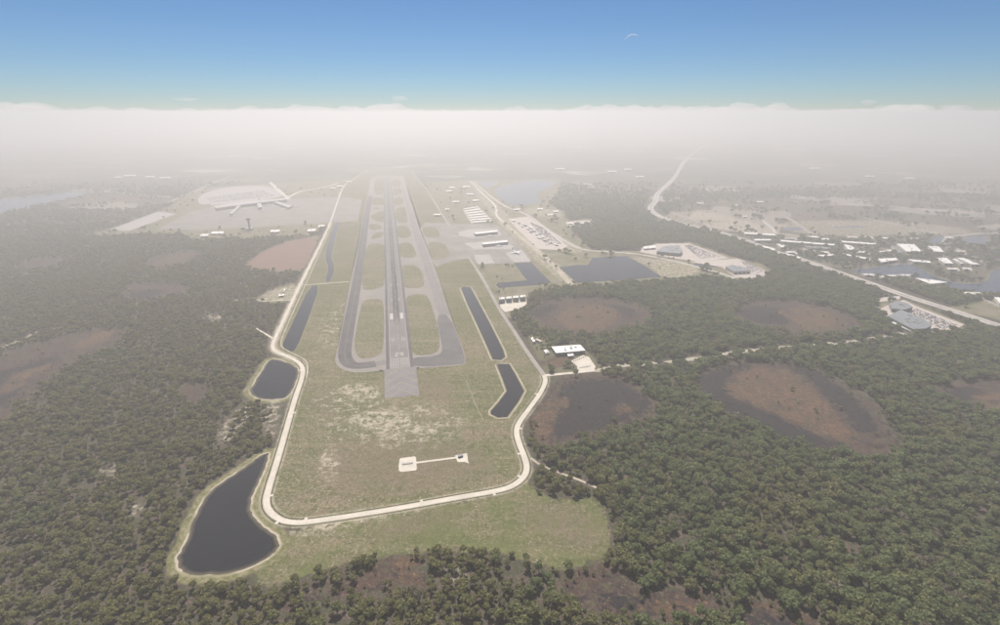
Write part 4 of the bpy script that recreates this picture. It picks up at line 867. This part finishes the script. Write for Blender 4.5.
def trunk_mesh(seed, h=6.5):
    r = random.Random(seed); mb = MB(); lx, ly = r.uniform(-.4, .4), r.uniform(-.4, .4)
    mb.lathe([(.42, 0), (.30, h * .4), (.24, h * .8), (.12, h)], 6); mb.v = [(x + lx * (z / h) ** 2, y + ly * (z / h) ** 2, z) for x, y, z in mb.v]
    for k in range(4):
        a = k * 1.6 + r.random(); z0 = h * r.uniform(.5, .75); d = Vector((math.cos(a), math.sin(a), .9)); e = Vector((lx, ly, z0)) + d * 2.4
        mb.add([(lx - .1, ly, z0), (lx + .1, ly, z0), (lx, ly + .12, z0 + .2), (e.x, e.y, e.z)], [(0, 1, 3), (1, 2, 3), (2, 0, 3)])
    return mb.mesh()
KINDS_T = [dict(R=5.6, H=10.5, lobes=9), dict(R=5.0, H=12.0, lobes=8), dict(R=6.2, H=10.0, lobes=11), dict(R=4.4, H=11.5, lobes=7), dict(R=5.8, H=9.0, lobes=10), dict(R=3.6, H=8.5, lobes=6, base=2.4)]
CROWN = [crown_mesh(11 + i, **k) for i, k in enumerate(KINDS_T)]; TRUNK = [trunk_mesh(i, 6 + .3 * i) for i in range(len(KINDS_T))]
for m_ in CROWN: m_.materials.append(M['leaf'])
for m_ in TRUNK: m_.materials.append(M['bark'])

def plant():
    """where the trees stand: jittered rows thinned by land cover"""
    pts = []
    def band(y0, y1, sp):
        ny = int((y1 - y0) / sp); xw = 1.02 * y1 + 320; nx = int(2 * xw / sp)
        gx, gy = np.meshgrid(np.arange(nx), np.arange(ny)); X = -xw + (gx + .5 * (gy % 2)).ravel() * sp; Y = y0 + gy.ravel() * sp
        X = X + rng.uniform(-.42, .42, X.shape) * sp; Y = Y + rng.uniform(-.42, .42, Y.shape) * sp
        k = np.abs(X) < 1.02 * Y + 230; pts.append(np.stack([X[k], Y[k], np.full(k.sum(), sp)], 1))
    for y0, y1, sp in ((330, 760, 8.6), (760, 1150, 9.0), (1150, 1700, 9.0), (1700, 2400, 11.0), (2400, 4300, 17)): band(y0, y1, sp)
    P = np.concatenate(pts); X, Y, SPC = P.T
    def low(X, Y, s, seed):    # cheap smooth random field
        rr = np.random.default_rng(seed); v = 0
        for _ in range(9):
            a = rr.uniform(0, 6.28); w = rr.uniform(.6, 1.7) / s; v = v + np.sin((X * np.cos(a) + Y * np.sin(a)) * w * 6.28 + rr.uniform(0, 6.28))
        return v / 3.0
    wob = low(X, Y, 60, 3) * 8 + low(X, Y, 22, 4) * 5
    keep = sdf(S['grass'], X, Y) + wob * .25 > 9
    keep &= sdf(S['meadow'], X, Y) + wob * .8 > 4
    keep &= sdf(S['pond'], X, Y) + wob * .4 > 17
    keep &= sdf(S['ditch'], X, Y) > 9
    keep &= sdf(PAVED, X, Y) > 3
    keep &= sdf(FOOT, X, Y) > 9
    ms = sdf(S['marsh'], X, Y) + wob; rim = (ms <= 3); keep &= (ms > 3) | ((ms > -16) & (rng.random(X.shape) < .30)) | (rng.random(X.shape) < .035)
    keep &= (sdf(S['cleared'], X, Y) + wob * .4 > 3) | (rng.random(X.shape) < np.where(low(X, Y, 120, 31) > .8, .5, .012))
    keep &= (sdf(S['yard'], X, Y) > 2) | (rng.random(X.shape) < .45)
    keep &= (sdf(S['fields'], X, Y) > 3) | (rng.random(X.shape) < np.where(low(X, Y, 260, 21) > .55, .55, .03))
    keep &= (sdf(S['suburb'], X, Y) > 8) | (rng.random(X.shape) < .45)
    keep &= (sdf(S['sandy'], X, Y) + wob > 4) | (rng.random(X.shape) < .25)
    keep &= dline([PERIM_LW, PERIM_RW], X, Y) > 17
    keep &= dline([HIGHWAY_W], X, Y) > 46
    keep &= dline([TRAIL_W], X, Y) + wob * .9 > 13
    keep &= dline([chaikin(PX(ROAD_H2), 1, False), chaikin(PX(EAST_ROAD), 1, False)] + [PX(t) for t in SIDE_TRACKS] + [PX([(531, 458), (540, 465), (560, 473), (580, 480), (597, 488)])], X, Y) > 9
    keep &= (low(X, Y, 95, 8) + .6 * low(X, Y, 40, 9) > np.where(X < -100, -1.15, -1.45)) | (rng.random(X.shape) < .18)     # natural glades
    keep &= rng.random(X.shape) < .86 * np.clip((4300 - Y) / 1700, 0, 1)
    P = np.concatenate([P, np.where(rim, .5, 1.0)[:, None]], 1)[keep]; return P
TREES = plant()
nT = len(TREES)
t_rot = rng.uniform(0, 6.283, nT); t_scl = (.56 + .88 * rng.random(nT) ** 1.5) * (1 + .22 * np.clip(TREES[:, 0] / 300.0, -.3, 1)) * TREES[:, 3] * np.where(TREES[:, 2] > 20, 2.0, np.where(TREES[:, 2] > 15, 1.45, np.where(TREES[:, 2] > 10, 1.12, 1.0)))
t_idx = rng.integers(0, len(KINDS_T), nT)
# the 300 that show largest stand as single trees
Xc, Yc = TREES[:, 0], TREES[:, 1]
dep = Yc * CP + (CAMH - 6) * SP; up_ = -(CAMH - 6) * CP + Yc * SP
sx_, sy_ = 500 + FPX * Xc / dep, 312.5 - FPX * up_ / dep
inview = (sx_ > 3) & (sx_ < 997) & (sy_ < 618) & (dep > 10)
order = np.argsort(np.where(inview, dep / t_scl ** .25, 1e9)); single = order[:300]
def tree_area(x, y):
    row = 'at the bottom edge' if y > 600 else 'just above the edge' if y > 580 else 'farther from the edge'
    for lim, lab in ((60, 'tree in the left corner of the lower left wood'), (120, 'tree in the middle of the lower left wood'), (180, 'tree at the pond end of the lower left wood'), (235, 'tree below the left half of the round-ended pond'), (300, 'tree below the right half of the round-ended pond'),
                     (370, 'tree on the left of the reddish glade'), (455, 'tree on the right of the reddish glade'), (515, 'tree in the left of the clump below the bright grass'), (575, 'tree in the right of the clump below the bright grass'), (660, 'tree at the left end of the burnt purple clearing'),
                     (750, 'tree at the right end of the burnt purple clearing'), (830, 'tree beside the lower right clearing'), (915, 'tree in the middle of the lower right wood'), (2000, 'tree in the right corner of the lower right wood')):
        if x < lim: return lab + ', ' + row, 'trees ' + lab[5:]
proto = {}
for j in single:
    i = int(t_idx[j]); t = empty('pine_tree', (Xc[j], Yc[j], 0), float(t_rot[j])); s = float(t_scl[j]); t.scale = (s, s, s)
    lab, grp = tree_area(sx_[j], sy_[j]); tag(t, lab, 'tree', grp)
    cr = bpy.data.objects.new('crown', CROWN[i]); col.objects.link(cr); cr.parent = t
    tk = bpy.data.objects.new('trunk', TRUNK[i]); col.objects.link(tk); tk.parent = t
    proto.setdefault(i, (cr, tk))
rest = np.setdiff1d(np.arange(nT), single)
def forest():
    me = bpy.data.meshes.new('forest'); n = len(rest); me.vertices.add(n)
    co = np.zeros((n, 3), np.float32); co[:, :2] = TREES[rest, :2]; me.vertices.foreach_set('co', co.ravel())
    for nm, arr, tp in (('turn', t_rot[rest], 'FLOAT'), ('size', t_scl[rest], 'FLOAT'), ('sort', t_idx[rest], 'INT')):
        a = me.attributes.new(nm, tp, 'POINT'); a.data.foreach_set('value', arr.astype(np.int32 if tp == 'INT' else np.float32))
    me.update(); o = link('forest', me); tag(o, 'pine and cypress wood reaching from the camera to the hazy distance', 'forest', None, 'stuff')
    ng = bpy.data.node_groups.new('forest', 'GeometryNodeTree')
    ng.interface.new_socket('Geometry', in_out='INPUT', socket_type='NodeSocketGeometry'); ng.interface.new_socket('Geometry', in_out='OUTPUT', socket_type='NodeSocketGeometry')
    N = ng.nodes.new; Lk = ng.links.new
    gi, go = N('NodeGroupInput'), N('NodeGroupOutput'); jn = N('GeometryNodeGeometryToInstance')
    for i in sorted(proto, reverse=True):
        j = N('GeometryNodeJoinGeometry')
        for ob in proto[i]:
            oi = N('GeometryNodeObjectInfo'); oi.transform_space = 'ORIGINAL'; oi.inputs['Object'].default_value = ob; Lk(oi.outputs['Geometry'], j.inputs[0])
        g = N('GeometryNodeGeometryToInstance'); Lk(j.outputs[0], g.inputs[0]); proto[i] = g
    alln = N('GeometryNodeJoinGeometry')
    for i in sorted(proto): Lk(proto[i].outputs[0], alln.inputs[0])
    def na(name, typ): q = N('GeometryNodeInputNamedAttribute'); q.data_type = typ; q.inputs['Name'].default_value = name; return q.outputs['Attribute']
    ip = N('GeometryNodeInstanceOnPoints'); Lk(gi.outputs[0], ip.inputs['Points']); Lk(alln.outputs[0], ip.inputs['Instance']); ip.inputs['Pick Instance'].default_value = True
    Lk(na('sort', 'INT'), ip.inputs['Instance Index']); cx = N('ShaderNodeCombineXYZ'); Lk(na('turn', 'FLOAT'), cx.inputs[2]); Lk(cx.outputs[0], ip.inputs['Rotation']); Lk(na('size', 'FLOAT'), ip.inputs['Scale'])
    Lk(ip.outputs[0], go.inputs[0]); md = o.modifiers.new('planting', 'NODES'); md.node_group = ng
forest()
print('TREES', nT)

# ------------------------------------------------------------------ haze, clouds, moon
def haze():
    o = MB().box(-43000, 43000, -43000, 43000, -1.0, 546.0).build('haze', None); o['kind'] = 'stuff'
    m = bpy.data.materials.new('haze'); m.use_nodes = True; nt = m.node_tree; nt.nodes.clear()
    out = nt.nodes.new('ShaderNodeOutputMaterial'); v = nt.nodes.new('ShaderNodeVolumePrincipled')
    v.inputs['Color'].default_value = (.82, .803, .785, 1); v.inputs['Density'].default_value = 2.65e-4; v.inputs['Anisotropy'].default_value = .46; v.inputs['Density Attribute'].default_value = ''
    nt.links.new(v.outputs[0], out.inputs['Volume']); m.cycles.homogeneous_volume = True; o.data.materials.append(m)
haze()
def cloud_mat(name, dens):
    m = bpy.data.materials.new(name); m.use_nodes = True; nt = m.node_tree; nt.nodes.clear()
    out = nt.nodes.new('ShaderNodeOutputMaterial'); v = nt.nodes.new('ShaderNodeVolumePrincipled')
    v.inputs['Color'].default_value = (.85, .83, .812, 1); v.inputs['Density'].default_value = dens; v.inputs['Anisotropy'].default_value = .2; v.inputs['Density Attribute'].default_value = ''
    nt.links.new(v.outputs[0], out.inputs['Volume']); m.cycles.homogeneous_volume = True; return m
M['cloud'] = cloud_mat('cloud', 4.5e-4); M['wisp'] = cloud_mat('wisp', 3.5e-4)
def puff(r, sub=3):
    bm = bmesh.new(); bmesh.ops.create_icosphere(bm, subdivisions=sub, radius=1.0)
    ph = [(Vector((r.gauss(0, 1), r.gauss(0, 1), r.gauss(0, 1))).normalized() * r.uniform(2, 6), r.uniform(0, 6.28)) for _ in range(8)]
    for v in bm.verts: v.co *= 1 + sum(math.sin(a.dot(v.co) + b) for a, b in ph) * .085
    return bm
def cloud(name, x, top, w, depth, seed, label, y=46500, base=560):
    """one heap of lit vapour standing beyond the haze"""
    r = random.Random(seed); bm = puff(r, 4); hz = (top - base) / 2
    for v in bm.verts: v.co = Vector((v.co.x * w / 2, v.co.y * depth / 2, v.co.z * hz + base + hz))
    me = bpy.data.meshes.new(name); bm.to_mesh(me); bm.free()
    for p in me.polygons: p.use_smooth = True
    o = link(name, me, M['wisp']); o.location = (x, y, 0)
    tag(o, label, 'cloud'); return o
def cloud_bank():
    r = random.Random(12); nx, ny = 1500, 22; x0, x1, y0, y1 = -60000, 60000, 44200, 51000
    X, Y = np.meshgrid(np.linspace(x0, x1, nx), np.linspace(y0, y1, ny)); Hh = np.zeros_like(X)
    def heap(n, w0, w1, k0, k1, base):
        H = np.zeros_like(X)
        for _ in range(n):
            w = w0 + (w1 - w0) * r.random() ** 2; cx, cy_ = r.uniform(x0, x1), r.uniform(y0 + 1200, y1 - 1200); k = w * r.uniform(k0, k1)
            i0, i1 = np.searchsorted(X[0], (cx - w, cx + w)); f = 1 - ((X[:, i0:i1] - cx) / w) ** 2 - ((Y[:, i0:i1] - cy_) / (w * 1.2)) ** 2
            H[:, i0:i1] = np.maximum(H[:, i0:i1], k * np.clip(f, 0, None) ** .6)
        return H
    Hh = heap(46, 900, 2800, .09, .24, 0); Hh = Hh + heap(330, 260, 900, .22, .46, 0) * np.clip(.5 + Hh / 300, 0, 1.1) + 45 * np.sin(X / 4100.0) + 30 * np.sin(X / 1700.0 + 2)     # heaps with smaller billows on them
    edge = np.clip(np.minimum(np.arange(ny), np.arange(ny)[::-1]) / 5.0, 0, 1)[:, None] ** .5
    Z = 30 + (520 + 45 + Hh) * edge
    V = np.stack([X, Y, Z], -1).reshape(-1, 3); B = V.copy(); B[:, 2] = 0; n = nx * ny; idx = np.arange(n).reshape(ny, nx)
    q = np.stack([idx[:-1, :-1], idx[:-1, 1:], idx[1:, 1:], idx[1:, :-1]], -1).reshape(-1, 4); F = q.tolist()
    ring = list(idx[0, :]) + list(idx[1:, -1]) + list(idx[-1, -2::-1]) + list(idx[-2:0:-1, 0])
    for i in range(len(ring)): a, b = int(ring[i]), int(ring[(i + 1) % len(ring)]); F.append((b, a, a + n, b + n))
    F += (q[:, ::-1] + n).tolist()
    me = mesh(np.concatenate([V, B]).tolist(), F); me.polygons.foreach_set('use_smooth', [True] * len(F))
    o = link('cloud_bank', me, M['cloud']); tag(o, 'long low white cloud bank lying along the whole horizon', 'cloud bank', None, 'stuff')
cloud_bank()
def sky_x(px, y): return (px - 500) / FPX * y * CP / (CP * CP + 0) * 1.0
def el(px_y, y): return CAMH + (112 - px_y) / 590.0 * y * 1.0
for k, (px, py, w, lab) in enumerate(((190, 99.5, 2600, 'thin wisp of cloud low in the sky above the terminal side'), (401, 98, 1500, 'small faint cloud puff above the far runway end'), (866, 101.5, 1300, 'small round cloud puff above the horizon on the right'), (958, 106, 3200, 'broad cloud heap on the horizon at the right edge'))):
    y = 56000; top = el(py - 1.5, y); bs = el(py + (5 if k > 2 else 3.5 if k else 1.8), y)
    cloud('cloud', (px - 500) / 550.0 * y, top, w, 1400, 40 + k, lab, y, bs)
def moon():
    D = 70000; d = Vector(((632 - 500) / FPX, 1, -(43 - 312.5) / FPX)); e = Vector((d.x, d.y * CP + d.z * SP, -SP + d.z * CP)).normalized()
    bm = bmesh.new(); bmesh.ops.create_uvsphere(bm, u_segments=32, v_segments=20, radius=D * 7.6 / 560); bmesh.ops.delete(bm, geom=[f for f in bm.faces if f.normal.dot(e) > .05], context='FACES'); me = bpy.data.meshes.new('moon'); bm.to_mesh(me); bm.free()
    for p in me.polygons: p.use_smooth = True
    m = bpy.data.materials.new('moon'); m.use_nodes = True; nt = m.node_tree; nt.nodes.clear(); out = nt.nodes.new('ShaderNodeOutputMaterial')
    df = nt.nodes.new('ShaderNodeBsdfDiffuse'); tr = nt.nodes.new('ShaderNodeBsdfTransparent'); mx = nt.nodes.new('ShaderNodeMixShader')
    nrm = nd(nt, 'ShaderNodeNewGeometry').outputs['Normal']; dt = nd(nt, 'ShaderNodeVectorMath', operation='DOT_PRODUCT'); nt.links.new(nrm, dt.inputs[0]); dt.inputs[1].default_value = SUNDIR
    f = mth(nt, 'MULTIPLY', rng_(nt, dt.outputs['Value'], -.1, .4), rng_(nt, noise(nt, .0012, None, 3), .3, .7, .22, .5)); df.inputs[0].default_value = (.75, .75, .75, 1)  # lit phase painted into the opacity: sunward side shows, the rest is transparent
    nt.links.new(f, mx.inputs[0]); nt.links.new(tr.outputs[0], mx.inputs[1]); nt.links.new(df.outputs[0], mx.inputs[2]); nt.links.new(mx.outputs[0], out.inputs[0])
    o = link('moon', me, m); o.location = e * D + Vector((0, 0, CAMH)); tag(o, 'pale daytime moon with only its upper edge lit in the blue sky', 'moon')
moon()
